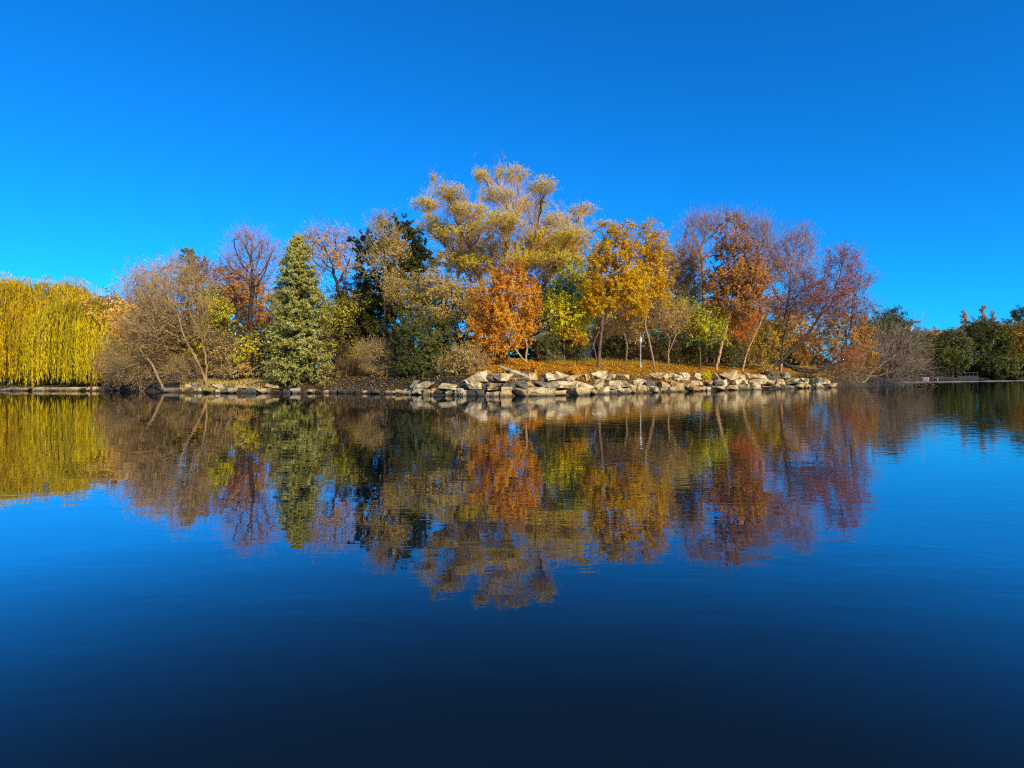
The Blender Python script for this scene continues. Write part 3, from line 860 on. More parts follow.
tree('autumn_tree', 'pinkish mauve half-bare tree rising above the low dark limb', 'tree', 781, 57,
     [(796, 250, 18, 20), (786, 278, 24, 20), (806, 290, 18, 20), (776, 262, 12, 18), (790, 308, 22, 14)], MAUVE, B_MAUVE, [[(781, 345), (784, 322), (788, 300)]],
     r=0.15, n_leaf=6500, size=0.12, na=520, twig=1.4, twig_n=3, sub_n=5, twig_col=B_MAUVE, up=0.25)
tree('autumn_tree', 'crimson tree leaning over the water above a low dark limb', 'tree', 762, 53,
     [(840, 262, 16, 14), (853, 280, 16, 15), (838, 292, 20, 14), (822, 300, 18, 18), (858, 298, 10, 12), (848, 312, 16, 9), (862, 285, 8, 8), (864, 314, 8, 11), (852, 362, 10, 7, 1)], RED, B_DARK,
     [[(772, 369), (781, 361), (788, 366, -.3), (800, 371, -.6), (815, 372, -1), (826, 367, -1), (846, 360, -.5)], [(781, 361), (792, 350, .3), (806, 337, .6), (818, 318, 1), (829, 298, 1.5)],
      [(781, 361), (783, 340), (790, 312), (800, 290)], [(826, 367), (842, 352, 0), (850, 330, .5), (853, 305, 1)]],
     r=0.10, n_leaf=5600, size=0.13, na=520, twig=1.1, twig_n=3, sub_n=5, twig_col=(0.22, 0.10, 0.07), gvar=0.5, path_r=[0.22, 0.12, 0.09, 0.08])
tree('autumn_tree', 'orange-tan bushy tree under the crimson tree at the island tip', 'tree', 838, 61.5,
     [(836, 328, 22, 16), (850, 338, 18, 20), (820, 345, 18, 18), (842, 358, 24, 14), (812, 360, 12, 10), (864, 342, 12, 18), (866, 362, 12, 10)], ORTAN, B_BROWN, n_leaf=17000, size=0.13, na=420, multi=6, r=0.08, twig=1.1)
tree('autumn_shrub', 'yellow ochre shrub behind the slanting pale trunk and mauve tree', 'shrub', 766, 56,
     [(766, 345, 15, 14), (778, 335, 10, 10), (756, 352, 8, 8)], ((0.16, 0.11, 0.02), (0.36, 0.25, 0.035), (0.50, 0.36, 0.05)), B_BROWN, n_leaf=4200, size=0.13, na=190, multi=5, r=0.06, parts=('stems', 'foliage'))
tree('bare_shrub', 'big fallen tangle of bare grey branches dipping into the water at the island tip', 'shrub', 862, 64,
     [(888, 356, 24, 15, 2), (902, 346, 18, 14, 4), (870, 366, 20, 12, 0), (905, 366, 16, 12, 3), (886, 374, 24, 6, 1), (875, 345, 18, 14, 2), (862, 362, 14, 14, 0)], BRUSH, (0.21, 0.165, 0.13),
     [[(872, 372), (885, 362, 1), (900, 352, 2)], [(862, 376), (878, 376, 0), (898, 370, 2)]], r=0.16, n_leaf=500, size=0.1, na=620, twig=2.6, twig_n=3, sub_n=5, up=0.03, tw=0.034, side=0.3, fwd=1.3, trop=(0.3, 0, 0.02), parts=('limbs', 'twigs'))
tree('bare_shrub', 'low thicket of bare twigs trailing in the water below the crimson tree', 'shrub', 846, 60.5,
     [(844, 374, 20, 8, 0), (828, 378, 10, 5, -1)], BRUSH, B_GREY, r=0.05, n_leaf=900, size=0.09, na=220, twig=1.0, twig_n=3, sub_n=5, multi=8, parts=('stems', 'twigs'), up=0.0)
tree('evergreen_tree', 'olive tree with twiggy top behind the grey brush, below the far roof', 'tree', 886, 98,
     [(882, 338, 16, 14), (898, 342, 14, 14), (872, 332, 10, 10), (890, 325, 10, 8), (900, 360, 16, 14)], OLIVE, B_GREY, n_leaf=12000, size=0.26, na=320, twig=2.2, up=0.3, tw=0.04)

# ---- hedge and trees at the back of the island (seen in the gaps)
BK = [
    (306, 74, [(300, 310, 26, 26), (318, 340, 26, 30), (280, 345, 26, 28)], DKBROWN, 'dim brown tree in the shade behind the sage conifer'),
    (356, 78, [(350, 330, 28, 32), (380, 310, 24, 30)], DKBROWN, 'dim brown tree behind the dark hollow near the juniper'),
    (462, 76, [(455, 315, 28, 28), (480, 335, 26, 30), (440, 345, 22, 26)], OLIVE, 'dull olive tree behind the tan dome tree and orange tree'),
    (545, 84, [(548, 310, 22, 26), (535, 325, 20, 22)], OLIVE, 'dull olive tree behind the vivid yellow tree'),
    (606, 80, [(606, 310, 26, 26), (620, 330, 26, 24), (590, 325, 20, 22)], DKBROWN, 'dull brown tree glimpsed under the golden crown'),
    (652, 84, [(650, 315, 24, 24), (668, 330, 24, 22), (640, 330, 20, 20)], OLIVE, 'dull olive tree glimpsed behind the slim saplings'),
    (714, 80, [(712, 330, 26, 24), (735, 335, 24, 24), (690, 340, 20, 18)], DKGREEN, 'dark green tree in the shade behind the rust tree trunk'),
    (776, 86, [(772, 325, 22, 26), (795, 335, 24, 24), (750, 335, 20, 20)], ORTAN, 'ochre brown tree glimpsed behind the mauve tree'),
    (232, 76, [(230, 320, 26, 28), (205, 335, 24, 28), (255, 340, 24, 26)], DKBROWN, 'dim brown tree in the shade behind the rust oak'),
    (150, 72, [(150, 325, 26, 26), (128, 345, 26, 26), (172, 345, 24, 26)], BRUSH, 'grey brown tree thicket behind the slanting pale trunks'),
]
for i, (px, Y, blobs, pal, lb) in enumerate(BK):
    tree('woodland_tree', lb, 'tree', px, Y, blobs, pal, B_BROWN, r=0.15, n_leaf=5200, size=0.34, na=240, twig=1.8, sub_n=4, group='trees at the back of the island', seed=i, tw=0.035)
UND = [
    (572, 47, [(572, 350, 15, 10)], OLIVE, 'low olive shrub below the vivid yellow tree'),
    (548, 44, [(548, 350, 13, 10)], OLIVE, 'low olive shrub just past the orange tree trunk'),
    (618, 52, [(618, 349, 14, 9)], OLIVE, 'low olive shrub past the dark forked trunk of the golden tree'),
    (644, 55, [(644, 348, 13, 9)], BRUSH, 'low grey brush right behind the lamp post'),
    (672, 54, [(672, 350, 13, 7)], TAN, 'low tan brush at the foot of the forked grey sapling'),
    (700, 53, [(700, 352, 16, 8)], DKGREEN, 'low dark green shrub in the shade under the yellow-green round tree'),
    (732, 54, [(732, 352, 12, 10)], OLIVE, 'low olive shrub between the leaning rust trunk and the orange-red tree'),
    (733, 57, [(731, 352, 6, 6)], TAN, 'small pale tan shrub in the sun beside the leaning rust trunk'),
    (492, 44, [(492, 358, 15, 8)], DKBROWN, 'low dark shrub under the hanging orange leaves'),
]
for i, (px, Y, blobs, pal, lb) in enumerate(UND):
    tree('undergrowth_shrub', lb, 'shrub', px, Y, blobs, pal, B_BROWN, r=0.04, n_leaf=2600, size=0.12, na=150, twig=0.7, sub_n=4, multi=6, group='low shrubs under the island trees', parts=('stems', 'foliage'), seed=i)
for i, (px, Y, blobs, pal, lb) in enumerate([
        (532, 37.2, [(531, 370, 8, 3)], ORANGE, 'little orange-yellow bush on the rocks at the orange tree foot'),
        (576, 38.4, [(575, 372, 8, 2.5)], ORANGE, 'little orange bush on the rock top near the vivid yellow tree'),
        (706, 47.1, [(706, 375, 5, 2.5)], YELLOW, 'tiny yellow plant among the rocks below the yellow-green round tree'),
        (768, 52.6, [(768, 368, 8, 3)], TAN, 'small dry tan plant where the low dark limb starts')]):
    tree('little_bush', lb, 'bush', px, Y, blobs, pal, B_BROWN, r=0.02, n_leaf=420, size=0.11, na=60, twig=0.35, sub_n=3, multi=5, parts=('stems', 'foliage'), seed=i, tw=0.012)

# ---- far bank across the lake
FAR = [
    (912, 150, [(914, 352, 14, 14), (905, 360, 12, 10)], DKGREEN, 'dark rounded tree on the far bank nearest the grey brush'),
    (932, 153, [(932, 352, 14, 14), (940, 362, 12, 9)], DKGREEN, 'dark rounded tree on the far bank above the white boats'),
    (952, 156, [(952, 348, 14, 14), (956, 360, 12, 11)], OLIVE, 'dark olive tree on the far bank above the stone landing'),
    (982, 160, [(980, 335, 16, 17), (994, 345, 16, 20), (970, 350, 12, 16), (985, 362, 16, 10)], ((0.018, 0.024, 0.007), (0.05, 0.06, 0.015), (0.12, 0.12, 0.03)), 'broad dark green tree on the far bank, largest there'),
    (1018, 163, [(1016, 340, 13, 18), (1008, 355, 10, 12), (1024, 352, 12, 16)], ((0.07, 0.05, 0.01), (0.22, 0.13, 0.02), (0.40, 0.23, 0.03)), 'orange-gold tree at the picture edge on the far bank'),
    (1030, 185, [(1028, 318, 14, 14), (1040, 330, 18, 20), (1010, 330, 8, 10)], DKGREEN, 'dark tree top behind the far orange-gold tree'),
    (966, 178, [(966, 316, 2.2, 10), (966, 327, 5, 9), (967, 336, 8, 12)], ORTAN, 'slim orange spire of a tree, first of the far orange tops'),
    (981, 180, [(982, 312, 2.4, 8), (982, 322, 5, 9), (982, 334, 9, 14)], ORTAN, 'middle orange spire behind the broad dark far tree'),
    (994, 180, [(993, 317, 2.2, 8), (993, 326, 5, 9), (994, 338, 8, 14)], ORTAN, 'orange spire beside the middle one, nearest the orange-gold far tree'),
    (1000, 157, [(1000, 368, 14, 7), (1018, 368, 12, 7)], OLIVE, 'low olive waterside bush under the far orange-gold tree'),
    (926, 175, [(926, 343, 18, 9), (945, 340, 14, 8), (908, 342, 12, 10)], BRUSH, 'thin brown tree line top behind the far dark trees'),
]
for i, (px, Y, blobs, pal, lb) in enumerate(FAR):
    tree('lakeside_tree', lb, 'tree', px, Y, blobs, pal, B_BROWN, r=0.25, n_leaf=2600 if 'spire' in lb else 5600, size=0.36 if 'spire' in lb else 0.5, na=90 if 'spire' in lb else 220, twig=0.8 if 'spire' in lb else 2.0, sub_n=4, group='trees on the far bank', seed=i, tw=0.06)


def woodland(name, x0, x1, y0, y1, h0, h1, n, pal, label, size):
    rng = np.random.default_rng(n)
    m = int((x1 - x0) / 3.2)
    cx = np.linspace(x0, x1, m) + rng.normal(size=m) * 1.2; cy = rng.uniform(y0, y1, m)
    ch = rng.uniform(h0, h1, m) * (0.85 + 0.15 * np.sin(cx * 0.13)); cr_ = rng.uniform(2.2, 4.2, m)
    k = rng.integers(0, m, n)
    u = norm(rng.normal(size=(n, 3))) * rng.uniform(0.55, 1.05, (n, 1)) ** 0.5
    u *= (1 + 0.18 * np.sin(u[:, :1] * 9 + k[:, None]) * np.sin(u[:, 2:] * 8 + k[:, None] * 2))
    zc = height(cx, cy)
    c = np.stack([cx[k] + u[:, 0] * cr_[k], cy[k] + u[:, 1] * cr_[k], zc[k] + ch[k] * 0.5 + u[:, 2] * ch[k] * 0.52], -1)
    c[:, 2] = np.maximum(c[:, 2], zc[k] + 0.1)
    qm = QM()
    t = rng.uniform(0.1, 0.9, m)[k] + rng.normal(size=n) * 0.15
    leaves(qm, c, size, 0, rng, t, 0.7, out=norm(u))
    tag(qm.build(name, [leaf_mat(pal, 0.2)]), label, None, None, 'stuff')


woodland('far_woodland', -120, 40, 92, 104, 6, 9.5, 60000, DKBROWN, 'dim brown woodland far behind the island trees', 0.6)
woodland('far_woodland', 20, 62, 112, 124, 6, 9, 22000, OLIVE, 'olive woodland far behind the island tip', 0.6)
woodland('far_woodland', 95, 260, 172, 186, 6, 11, 45000, DKGREEN, 'dark woodland behind the far bank', 0.8)
woodland('bank_undergrowth', 86, 215, 160.5, 168, 2.2, 4.2, 26000, OLIVE, 'olive green undergrowth along the far bank', 0.5)
woodland('willow_woodland', -85, -36, 66, 74, 5, 8, 16000, ((0.10, 0.08, 0.01), (0.28, 0.20, 0.015), (0.44, 0.30, 0.02)), 'dim golden woodland behind the weeping willows', 0.5)

# ------------------------------------------------------------------ rocks
def rock_mesh(sx, sy, sz, rng, facets=13):
    bm = bmesh.new()
    for _ in range(facets):
        u = norm(rng.normal(size=3))
        u = np.sign(u) * np.abs(u) ** 0.38
        u = u / np.max(np.abs(u)) * rng.uniform(0.8, 1.0)
        bm.verts.new(u * np.array([sx, sy, sz]) * 0.5)
    r = bmesh.ops.convex_hull(bm, input=bm.verts)
    junk = [g for g in r['geom_interior'] + r['geom_unused'] if isinstance(g, bmesh.types.BMVert)]
    if junk: bmesh.ops.delete(bm, geom=list(set(junk)), context='VERTS')
    bmesh.ops.dissolve_limit(bm, angle_limit=0.12, verts=bm.verts, edges=bm.edges)
    bmesh.ops.bevel(bm, geom=list(bm.edges), offset=0.028 * min(sx, sz), segments=1, affect='EDGES', profile=0.6)
    bmesh.ops.triangulate(bm, faces=bm.faces)
    for _ in range(2):
        long = [e for e in bm.edges if e.calc_length() > 0.16]
        if long: bmesh.ops.subdivide_edges(bm, edges=long, cuts=1, use_grid_fill=False)
        bmesh.ops.triangulate(bm, faces=[f for f in bm.faces if len(f.verts) > 3])
    off = Vector(rng.uniform(-50, 50, 3))
    for v in bm.verts:
        p = v.co
        n1 = mnoise.fractal(p * 1.7 + off, 1.0, 2.0, 4)
        n2 = mnoise.cell(Vector((p.x * 1.2, p.y * 1.2, p.z * 3.2)) + off)
        n3 = abs(mnoise.noise(p * 4.5 + off))
        v.co = p + p.normalized() * (n1 * 0.09 + (n2 - 0.5) * 0.10 - (0.12 - n3) * (n3 < 0.12) * 0.7) * min(sx, sz, 1.0)
    me = bpy.data.meshes.new('rock')
    bm.to_mesh(me); bm.free()
    return me


R_CREAM = rock_mat('cream_rock', (0.14, 0.09, 0.035), (0.52, 0.38, 0.17), (0.80, 0.64, 0.36))
R_OCHRE = rock_mat('ochre_rock', (0.12, 0.075, 0.028), (0.44, 0.29, 0.11), (0.68, 0.49, 0.22))
R_GREY = rock_mat('grey_rock', (0.07, 0.055, 0.035), (0.24, 0.19, 0.12), (0.42, 0.34, 0.23))
R_DARK = rock_mat('dark_rock', (0.03, 0.026, 0.022), (0.08, 0.07, 0.055), (0.17, 0.15, 0.12))
ISL = LAKE_A[5:20]
ISL_PX = CX + F * ISL[:, 0] / ISL[:, 1]


def shore_at(px):
    """point of the island's edge seen at that column, and its inland direction"""
    Y = float(np.interp(px, ISL_PX, ISL[:, 1]))
    Y2 = float(np.interp(px + 4, ISL_PX, ISL[:, 1]))
    a = np.array([X(px, Y), Y]); b = np.array([X(px + 4, Y2), Y2])
    t = norm(b - a)
    return a, np.array([-t[1], t[0]])


ZONES = [(158, 200, 'under the leaning pale trunks'), (200, 276, 'before the sage conifer'), (275, 335, 'at the sage conifer foot'), (335, 398, 'on the shaded bank'), (398, 440, 'below the grey-olive shrub'),
         (440, 478, 'below the tan dry brush'), (478, 512, 'below the hanging orange leaves'), (512, 546, 'below the orange tree trunk'), (546, 590, 'below the vivid yellow tree'),
         (590, 628, 'below the forked golden tree'), (628, 664, 'below the lamp post'), (664, 706, 'below the yellow-green round tree'), (706, 738, 'below the leaning rust trunk'),
         (738, 764, 'below the orange-red tree'), (764, 800, 'below the low dark limb'), (800, 835, 'near the crimson tree thicket')]
ORD = ['first', 'second', 'third', 'fourth', 'fifth', 'sixth', 'seventh', 'eighth', 'ninth', 'tenth', 'eleventh', 'twelfth', 'thirteenth', 'fourteenth']
rr = np.random.default_rng(77)
ROCKS = []


def add_rock(px, inland, z, sx, sy, sz, mat, row):
    a, nrm = shore_at(px)
    p = a + nrm * inland
    me = rock_mesh(sx, sy, sz, rr, int(rr.integers(10, 17)))
    me.materials.append(mat)
    o = link('boulder', me, None, (p[0], p[1], z))
    tdir = math.atan2(-nrm[0], nrm[1])
    o.rotation_euler = (rr.normal() * 0.08, rr.normal() * 0.09, tdir + rr.normal() * 0.2)
    ROCKS.append((px, row, sx, sz, mat, o))


def course(px0, px1, row, inland, z0, smin, smax, hmin, hmax, gap=0.92):
    px = px0
    while px < px1:
        a, _ = shore_at(px)
        w = rr.uniform(smin, smax) * rr.choice([0.7, 1.0, 1.3])
        wpx = w / a[1] * F
        h = rr.uniform(hmin, hmax) * (0.8 + 0.25 * w)
        shade = px < 500 and row < 2  # shaded stretch: shade put into the colour by a darker stone mix
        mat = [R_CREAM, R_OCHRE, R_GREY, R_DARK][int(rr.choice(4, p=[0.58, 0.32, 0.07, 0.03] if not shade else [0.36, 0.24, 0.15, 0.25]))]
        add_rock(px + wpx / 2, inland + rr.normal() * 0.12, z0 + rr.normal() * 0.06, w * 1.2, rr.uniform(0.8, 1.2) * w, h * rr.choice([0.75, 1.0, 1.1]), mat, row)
        px += wpx * gap * rr.uniform(0.88, 1.12)


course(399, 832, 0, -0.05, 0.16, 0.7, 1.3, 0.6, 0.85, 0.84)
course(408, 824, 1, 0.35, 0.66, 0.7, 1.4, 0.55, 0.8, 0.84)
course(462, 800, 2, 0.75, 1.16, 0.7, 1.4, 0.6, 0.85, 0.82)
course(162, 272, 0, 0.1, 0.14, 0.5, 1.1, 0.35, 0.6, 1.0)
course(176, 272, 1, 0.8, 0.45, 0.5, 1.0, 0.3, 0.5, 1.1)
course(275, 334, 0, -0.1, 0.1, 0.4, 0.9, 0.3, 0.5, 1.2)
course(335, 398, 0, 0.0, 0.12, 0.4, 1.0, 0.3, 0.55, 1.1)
ROWN = ['at the waterline', 'in mid bank', 'topping the bank']
from collections import defaultdict
G = defaultdict(list)
for rec in ROCKS:
    zn = next((z[2] for z in ZONES if z[0] <= rec[0] < z[1]), ZONES[-1][2])
    G[(zn, rec[1])].append(rec)
for (zn, row), L in G.items():
    L.sort(key=lambda q: q[0])
    for i, (px, _, sx, sz, mat, o) in enumerate(L):
        colr = {'cream_rock': 'pale', 'ochre_rock': 'ochre', 'grey_rock': 'grey', 'dark_rock': 'dark'}[mat.name]
        if len(L) == 1: lb = f'{colr} boulder {ROWN[row]} {zn}'
        else: lb = f'{colr} boulder {ROWN[row]} {zn}, {ORD[i]} from the left'
        tag(o, lb, 'boulder', 'boulders along the island shore')
# single boulders set back on the island
for px, Y, s, lb in [(723, 48.6, 0.75, 'flat pale stone lying on the orange leaf litter by the rust trunk')]:
    h = s * (1.3 if s > 1 else 0.45)
    me = rock_mesh(s * (1 if s > 1 else 1.7), s, h, rr, 16); me.materials.append(R_CREAM)
    x = X(px, Y)
    o = link('boulder', me, None, (x, Y, gz(x, Y) + h * 0.35)); tag(o, lb, 'boulder', 'boulders along the island shore')

# stone edging of the willow bank
px = -14.0; k = 0
blk = []
while px < 108:
    Y = 46.6 + max(0, (px - 95) * 0.1)
    w = rr.uniform(1.0, 1.7); wpx = w / Y * F
    me = rock_mesh(w * 0.98, 0.9, rr.uniform(0.34, 0.52), rr, 18)
    mat = [R_CREAM, R_OCHRE, R_DARK, R_GREY][int(rr.choice(4, p=[.15, .25, .35, .25]))]
    me.materials.append(mat)
    o = link('edging_stone', me, None, (X(px + wpx / 2, Y), Y, 0.12)); o.rotation_euler = (0, 0, rr.normal() * .08)
    blk.append((px + wpx / 2, mat, o)); px += wpx * 1.02
for i, (p_, mat, o) in enumerate(blk):
    colr = {'cream_rock': 'pale', 'ochre_rock': 'ochre', 'grey_rock': 'grey', 'dark_rock': 'dark'}[mat.name]
    tag(o, f'{colr} edging stone under the weeping willows, {ORD[len(blk)-1-i]} from the bare brush', 'edging stone', 'edging stones of the willow bank')


# ------------------------------------------------------------------ ground cover
def scatter(name, n, px0, px1, d0, d1, pal, size, label, aspect=0.8, blades=False, zmin=0.0):
    rng = np.random.default_rng(len(name) * 31 + n)
    px = rng.uniform(px0, px1, n)
    Yb = np.interp(px, ISL_PX, ISL[:, 1])
    Y = Yb + d0 + (d1 - d0) * rng.uniform(0, 1, n) ** 1.3
    x = X(px, Y); z = height(x, Y)
    qm = QM()
    c = np.stack([x, Y, z], -1)
    if blades:
        L = size * rng.uniform(0.5, 1.3, n)
        t = grow_twigs(c, rng.normal(size=(n, 3)) * 0.35 + [0, 0, 1], L, 2, [(0, 0, 0), (0, 0, -0.3)], rng, 0.15)
        ribbons(qm, t, 0.03, 0.006, 0, rng, rng.uniform(0, 1, n))
    else:
        c[:, 2] += rng.uniform(0.01, 0.07, n)
        u = norm(rng.normal(size=(n, 3)) * [1, 1, 0.35]); w = norm(np.cross(u, norm(rng.normal(size=(n, 3)) * 0.35 + [0, 0, 1])))
        s = (size * rng.uniform(0.6, 1.4, n))[:, None]
        v = np.stack([c - u * s * .5, c + w * s * .5 * aspect, c + u * s * .5, c - w * s * .5 * aspect], 1).reshape(-1, 3)
        qm.add(v, np.arange(n * 4).reshape(-1, 4), rng.uniform(0, 1, n), 0)
    o = qm.build(name, [leaf_mat(pal, 0.15)])
    tag(o, label, None, None, 'stuff')


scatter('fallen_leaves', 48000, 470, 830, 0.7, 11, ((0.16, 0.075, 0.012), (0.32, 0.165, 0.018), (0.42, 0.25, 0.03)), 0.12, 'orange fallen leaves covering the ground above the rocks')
scatter('dry_grass', 4200, 180, 275, 0.5, 5, ((0.16, 0.11, 0.04), (0.34, 0.25, 0.09), (0.46, 0.36, 0.14)), 0.22, 'dry tan grass on the low shore by the conifer', blades=True)
scatter('meadow_grass', 5000, 540, 700, 7, 14, ((0.10, 0.08, 0.02), (0.26, 0.17, 0.03), (0.36, 0.23, 0.04)), 0.35, 'yellowing grass under the trees in the middle of the island', blades=True)
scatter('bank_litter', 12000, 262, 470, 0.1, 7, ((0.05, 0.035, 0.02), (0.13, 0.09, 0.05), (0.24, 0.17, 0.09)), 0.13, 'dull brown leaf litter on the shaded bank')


# ------------------------------------------------------------------ small built things
def lathe(qm, prof, c, sides=12, mat=0, smooth=True):
    ang = np.arange(sides) / sides * 6.283185
    ring = np.stack([np.cos(ang), np.sin(ang)], -1)
    v = np.concatenate([np.concatenate([ring * r + np.array(c[:2]), np.full((sides, 1), c[2] + z)], 1) for r, z in prof])
    k = np.arange(sides); k2 = (k + 1) % sides
    q = (np.arange(len(prof) - 1) * sides)[:, None, None] + np.stack([k, k2, k2 + sides, k + sides], -1)[None]
    qm.add(v, q.reshape(-1, 4), 0.5, mat, smooth)


def box(qm, x0, x1, y0, y1, z0, z1, mat=0):
    v = [[x, y, z] for x in (x0, x1) for y in (y0, y1) for z in (z0, z1)]
    qm.add(v, [[0, 1, 3, 2], [4, 6, 7, 5], [0, 4, 5, 1], [2, 3, 7, 6], [0, 2, 6, 4], [1, 5, 7, 3]], 0.5, mat)


WHITE = plain_mat('white_paint', (0.46, 0.44, 0.40), 0.5, 0.15)
GLASS = plain_mat('frosted_glass', (0.70, 0.70, 0.66), 0.25, 0.05)
# lamp post
Y = 46.6; x = X(640.5, Y); z = gz(x, Y)
lp = empty('lamp_post', (x, Y, z)); tag(lp, 'slim white lamp post with small lantern head standing in the leaf litter', 'lamp post')
q = QM(); lathe(q, [(0.001, 0), (0.11, 0), (0.11, 0.16), (0.075, 0.22), (0.07, 0.3)], (x, Y, z)); q.build('base', [WHITE], lp, (x, Y, z))
q = QM(); lathe(q, [(0.048, 0.29), (0.038, 2.05), (0.07, 2.1), (0.07, 2.14), (0.03, 2.16)], (x, Y, z)); q.build('pole', [WHITE], lp, (x, Y, z))
q = QM(); lathe(q, [(0.05, 2.15), (0.12, 2.24), (0.13, 2.46), (0.10, 2.5)], (x, Y, z)); q.build('lantern', [GLASS], lp, (x, Y, z))
q = QM(); lathe(q, [(0.17, 2.49), (0.17, 2.52), (0.06, 2.62), (0.015, 2.70), (0.001, 2.72)], (x, Y, z)); q.build('cap', [WHITE], lp, (x, Y, z))
# dark mooring post by the willows
Y = 45.9; x = X(91, Y)
q = QM(); lathe(q, [(0.06, -0.6), (0.055, 1.55), (0.04, 1.62), (0.001, 1.63)], (x, Y, 0), 8)
tag(q.build('mooring_post', [bark_mat((0.06, 0.03, 0.02))]), 'thin dark wooden post in the water before the weeping willow strands', 'post')
# driftwood on the rocks by the orange tree
rg = np.random.default_rng(5)
pp = [P(500, 366.5, 36.6), P(506, 369, 36.5), P(511, 370.5, 36.4), P(514, 373.5, 36.2), P(520, 372.0, 36.3), P(526, 371.8, 36.5)]
pos = np.array(pp); v, qd, c_, d_, r_ = skeleton_mesh(pos, np.arange(-1, 5), 0.1, 7, 50)
q = QM(); q.add(v, qd, 0.5, 0, True); tag(q.build('driftwood', [bark_mat((0.30, 0.26, 0.21))]), 'bleached crooked dead branch lying on the rocks beside the orange tree', 'dead branch')

# pale pavilion glimpsed behind the yellow tree
Y = 68; bx0, bx1 = X(536, Y), X(594, Y); g0 = gz((bx0 + bx1) / 2, Y); zt = Z(340.5, Y)
pv = empty('park_pavilion', ((bx0 + bx1) / 2, Y, g0)); org = ((bx0 + bx1) / 2, Y, g0)
tag(pv, 'small park pavilion with white wall and red columns glimpsed behind the yellow tree', 'pavilion')
PW = plain_mat('white_plaster', (0.68, 0.65, 0.58), 0.8, 0.1); PR = plain_mat('red_lacquer', (0.30, 0.03, 0.025), 0.45, 0.15); PT = plain_mat('grey_roof_tile', (0.10, 0.10, 0.105), 0.8, 0.3, 8)
q = QM(); box(q, bx0 + .8, bx1 - .2, Y + 1.2, Y + 3.6, g0 - .3, zt - .02); q.build('wall', [PW], pv, org)
for k in range(5):
    cx = bx0 + .3 + (bx1 - bx0 - .6) * k / 4
    q = QM(); lathe(q, [(0.15, -0.2), (0.12, 0.05), (0.11, zt - g0)], (cx, Y, g0), 10); q.build('column', [PR], pv, org)
q = QM()
e, rz = 0.9, zt + 1.3
ym = Y + 1.8
q.add([[bx0 - e, Y - e, zt], [bx1 + e, Y - e, zt], [bx1 - 1, ym, rz], [bx0 + 1, ym, rz], [bx0 - e, Y + 4.4, zt], [bx1 + e, Y + 4.4, zt], [bx0 + 1, ym, rz], [bx1 - 1, ym, rz]],
      [[0, 1, 2, 3], [5, 4, 6, 7], [4, 0, 3, 6], [1, 5, 7, 2], [0, 4, 5, 1]], 0.5, 0)
q.build('roof', [PT], pv, org)

# far white block with flat dark roof
Y = 215; x0, x1 = X(893, Y), X(912.5, Y); g0 = 0.5; zt = Z(323, Y)
bd = empty('tower_block', ((x0 + x1) / 2, Y, g0)); org = ((x0 + x1) / 2, Y, g0)
tag(bd, 'distant white building with flat dark overhanging roof above the far trees', 'building')
BW = plain_mat('white_render', (0.75, 0.73, 0.70), 0.7, 0.05); BR = plain_mat('dark_roof', (0.06, 0.07, 0.08), 0.6, 0.1); BG = plain_mat('window_glass', (0.05, 0.07, 0.09), 0.15, 0.1)
q = QM(); box(q, x0, x1, Y, Y + 9, 0, zt); q.build('wall', [BW], bd, org)
q = QM(); box(q, X(889, Y), X(917.5, Y), Y - 2, Y + 11, zt + .003, zt + .75); q.build('roof', [BR], bd, org)
for fl in range(6):
    for k in range(3):
        wx = x0 + 0.9 + k * 2.3; wz = 2 + fl * 3
        if wz + 1.4 > zt - 1.5: continue
        q = QM(); box(q, wx, wx + 1.2, Y - 0.03, Y + 0.05, wz, wz + 1.4); q.build('window', [BG], bd, org)

# white boats by the far bank
def boat(px, Y, L, rot, label):
    x = X(px, Y)
    o = empty('rowing_boat', (x, Y, 0)); o.rotation_euler = (0, 0, rot)
    tag(o, label, 'boat', 'white boats by the far bank')
    S_ = 10
    V = []
    for i in range(S_ + 1):
        f = i / S_; w = L * 0.18 * (math.sin(math.pi * min(1, 0.12 + f * 0.9)) ** 0.6); sh = 0.46 + 0.14 * (2 * f - 1) ** 2
        xx = (f - 0.5) * L
        for yy, zz in ((-w, sh), (-w * .75, 0.15), (0, -0.1), (w * .75, 0.15), (w, sh), (w * .86, sh), (0, 0.12), (-w * .86, sh)):
            V.append([xx, yy, zz])
    Q = []
    for i in range(S_):
        for k in range(8):
            a = i * 8 + k; b = i * 8 + (k + 1) % 8
            Q.append([a, b, b + 8, a + 8])
    Q += [[0, 1, 2, 6], [2, 3, 4, 6], [S_ * 8 + 2, S_ * 8 + 1, S_ * 8, S_ * 8 + 6], [S_ * 8 + 4, S_ * 8 + 3, S_ * 8 + 2, S_ * 8 + 6]]
    q = QM(); q.add(V, Q, .5, 0, False); q.build('hull', [WHITE], o)
    for f in (-0.18, 0.2):
        q = QM(); w = L * 0.15; box(q, f * L - .14, f * L + .14, -w, w, 0.3, 0.34); q.build('seat', [plain_mat('boat_seat', (0.55, 0.5, 0.42))], o)


boat(926, 148, 1.9, 0.15, 'longer white boat moored by the far bank, seen side on')
boat(936.5, 149, 1.7, 1.2, 'shorter-looking white boat moored by the far bank, seen end on')
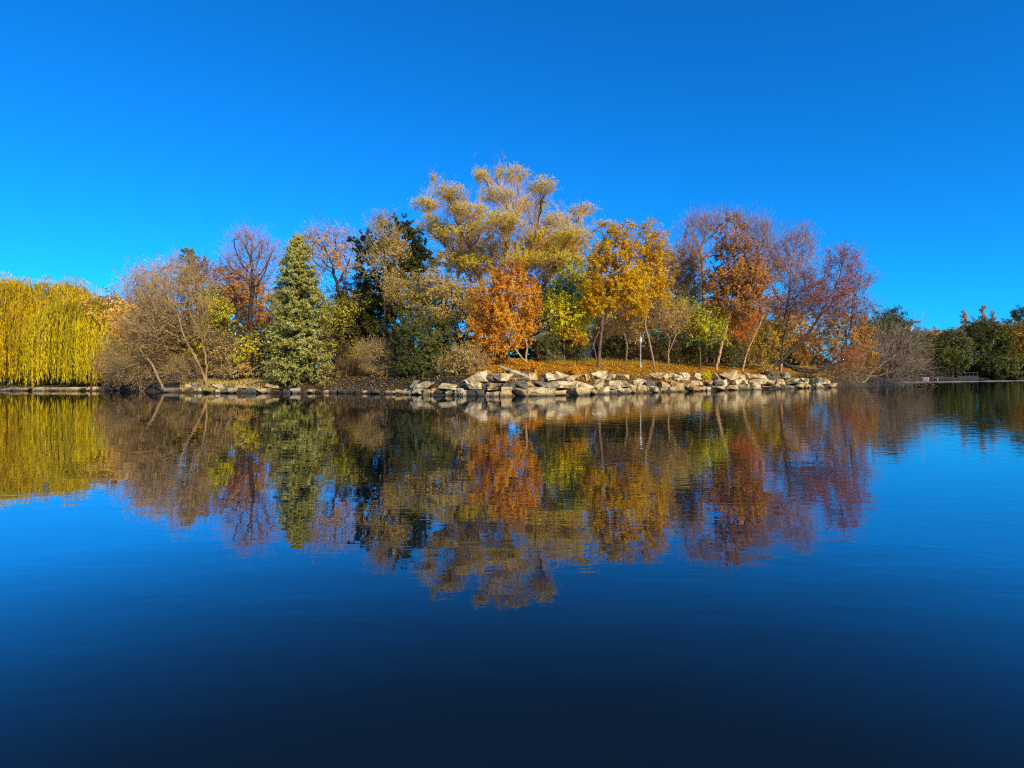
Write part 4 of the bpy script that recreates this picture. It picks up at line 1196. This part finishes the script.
# stone landing on the far bank
Y = 157.5; x0, x1 = X(953, Y), X(974, Y)
ld = empty('stone_landing', ((x0 + x1) / 2, Y, 0)); org = ((x0 + x1) / 2, Y, 0)
tag(ld, 'blue-grey stone landing with railing on the far bank, shade in its colour', 'landing')
LS = plain_mat('shaded_landing_stone', (0.018, 0.02, 0.025), 0.8, 0.2, 1.0)  # stone colour darkened to stand for shade; the sun reaches it here
q = QM(); box(q, x0, x1, Y - 1.5, Y + 2, -0.5, 0.9); q.build('platform', [LS], ld, org)
for k in range(6):
    cx = x0 + .2 + (x1 - x0 - .4) * k / 5
    q = QM(); box(q, cx - .08, cx + .08, Y - 1.42, Y - 1.22, 0.9, 1.7); q.build('post', [LS], ld, org)
q = QM(); box(q, x0 + .05, x1 - .05, Y - 1.43, Y - 1.21, 1.702, 1.85); q.build('rail', [LS], ld, org)

# low pale spit running out towards the far shore
cl = np.array([(58, 89), (68, 94), (80, 101), (92, 108), (106, 116), (125, 126), (150, 138)], float)
qm = QM(); V = []; Q = []
rg = np.random.default_rng(9)
m_ = 90
tt = np.linspace(0, 1, m_); seg = np.linspace(0, 1, len(cl))
cx_ = np.interp(tt, seg, cl[:, 0]); cy_ = np.interp(tt, seg, cl[:, 1])
wv = 1.0 + 0.5 * np.sin(tt * 40) * np.sin(tt * 17 + 1); hv = 0.13 + 0.06 * np.sin(tt * 55 + 2) * np.sin(tt * 23)
for i in range(m_):
    for k, (o_, zf) in enumerate(((-1.3, -1.5), (-0.5, 0.9), (0.2, 1.0), (1.3, -1.5))):
        V.append([cx_[i] + o_ * wv[i] * 0.5, cy_[i] + o_ * wv[i], hv[i] * zf + rg.normal() * 0.01])
for i in range(m_ - 1):
    for k in range(3):
        a = i * 4 + k; Q.append([a, a + 4, a + 5, a + 1])
qm.add(V, Q, .5, 0, True)
tag(qm.build('sandbar', [plain_mat('pale_gravel', (0.17, 0.14, 0.11), 0.9, 0.35, 4.0)]), kind='structure')

# ------------------------------------------------------------------ light, sky, camera
w = bpy.data.worlds.new('World'); scene.world = w; w.use_nodes = True
nt = w.node_tree; bg = nt.nodes['Background']
sky = nt.nodes.new('ShaderNodeTexSky'); sky.sky_type = 'NISHITA'; sky.sun_disc = False
sky.sun_elevation = SUN_EL; sky.sun_rotation = SUN_AZ
sky.air_density = 1.0; sky.dust_density = 0.0; sky.ozone_density = 6.0; sky.altitude = 100
tn = N(nt, 'ShaderNodeMix', data_type='RGBA', blend_type='MULTIPLY')
tn.inputs['Factor'].default_value = 1.0; tn.inputs['B'].default_value = (0.055, 1.0, 1.75, 1)   # deep autumn blue
nt.links.new(sky.outputs[0], tn.inputs['A']); nt.links.new(tn.outputs['Result'], bg.inputs['Color'])
bg.inputs['Strength'].default_value = 0.12

sun = bpy.data.lights.new('sun', 'SUN'); sun.energy = 5.0; sun.angle = math.radians(0.5); sun.color = (1.0, 0.85, 0.57)
so = bpy.data.objects.new('sun', sun); COL.objects.link(so)
sd = Vector((math.sin(SUN_AZ) * math.cos(SUN_EL), math.cos(SUN_AZ) * math.cos(SUN_EL), math.sin(SUN_EL)))
so.location = sd * 200
so.rotation_euler = (-sd).to_track_quat('-Z', 'Y').to_euler()

cam = bpy.data.cameras.new('camera'); co = bpy.data.objects.new('camera', cam); COL.objects.link(co)
co.location = (0, 0, CAMH); co.rotation_euler = (math.radians(90), 0, 0)
cam.sensor_fit = 'HORIZONTAL'; cam.sensor_width = 36; cam.lens = F / 1024 * 36
cam.shift_y = -(384 - HOR) / 1024
cam.clip_end = 8000; cam.clip_start = 0.1
scene.camera = co
scene.view_settings.view_transform = 'Standard'; scene.view_settings.look = 'None'; scene.view_settings.exposure = 0
scene.cycles.use_denoising = False
scene.cycles.pixel_filter_type = 'BLACKMAN_HARRIS'; scene.cycles.filter_width = 1.15
scene.cycles.max_bounces = 8; scene.cycles.transparent_max_bounces = 4
scene.cycles.sample_clamp_indirect = 4
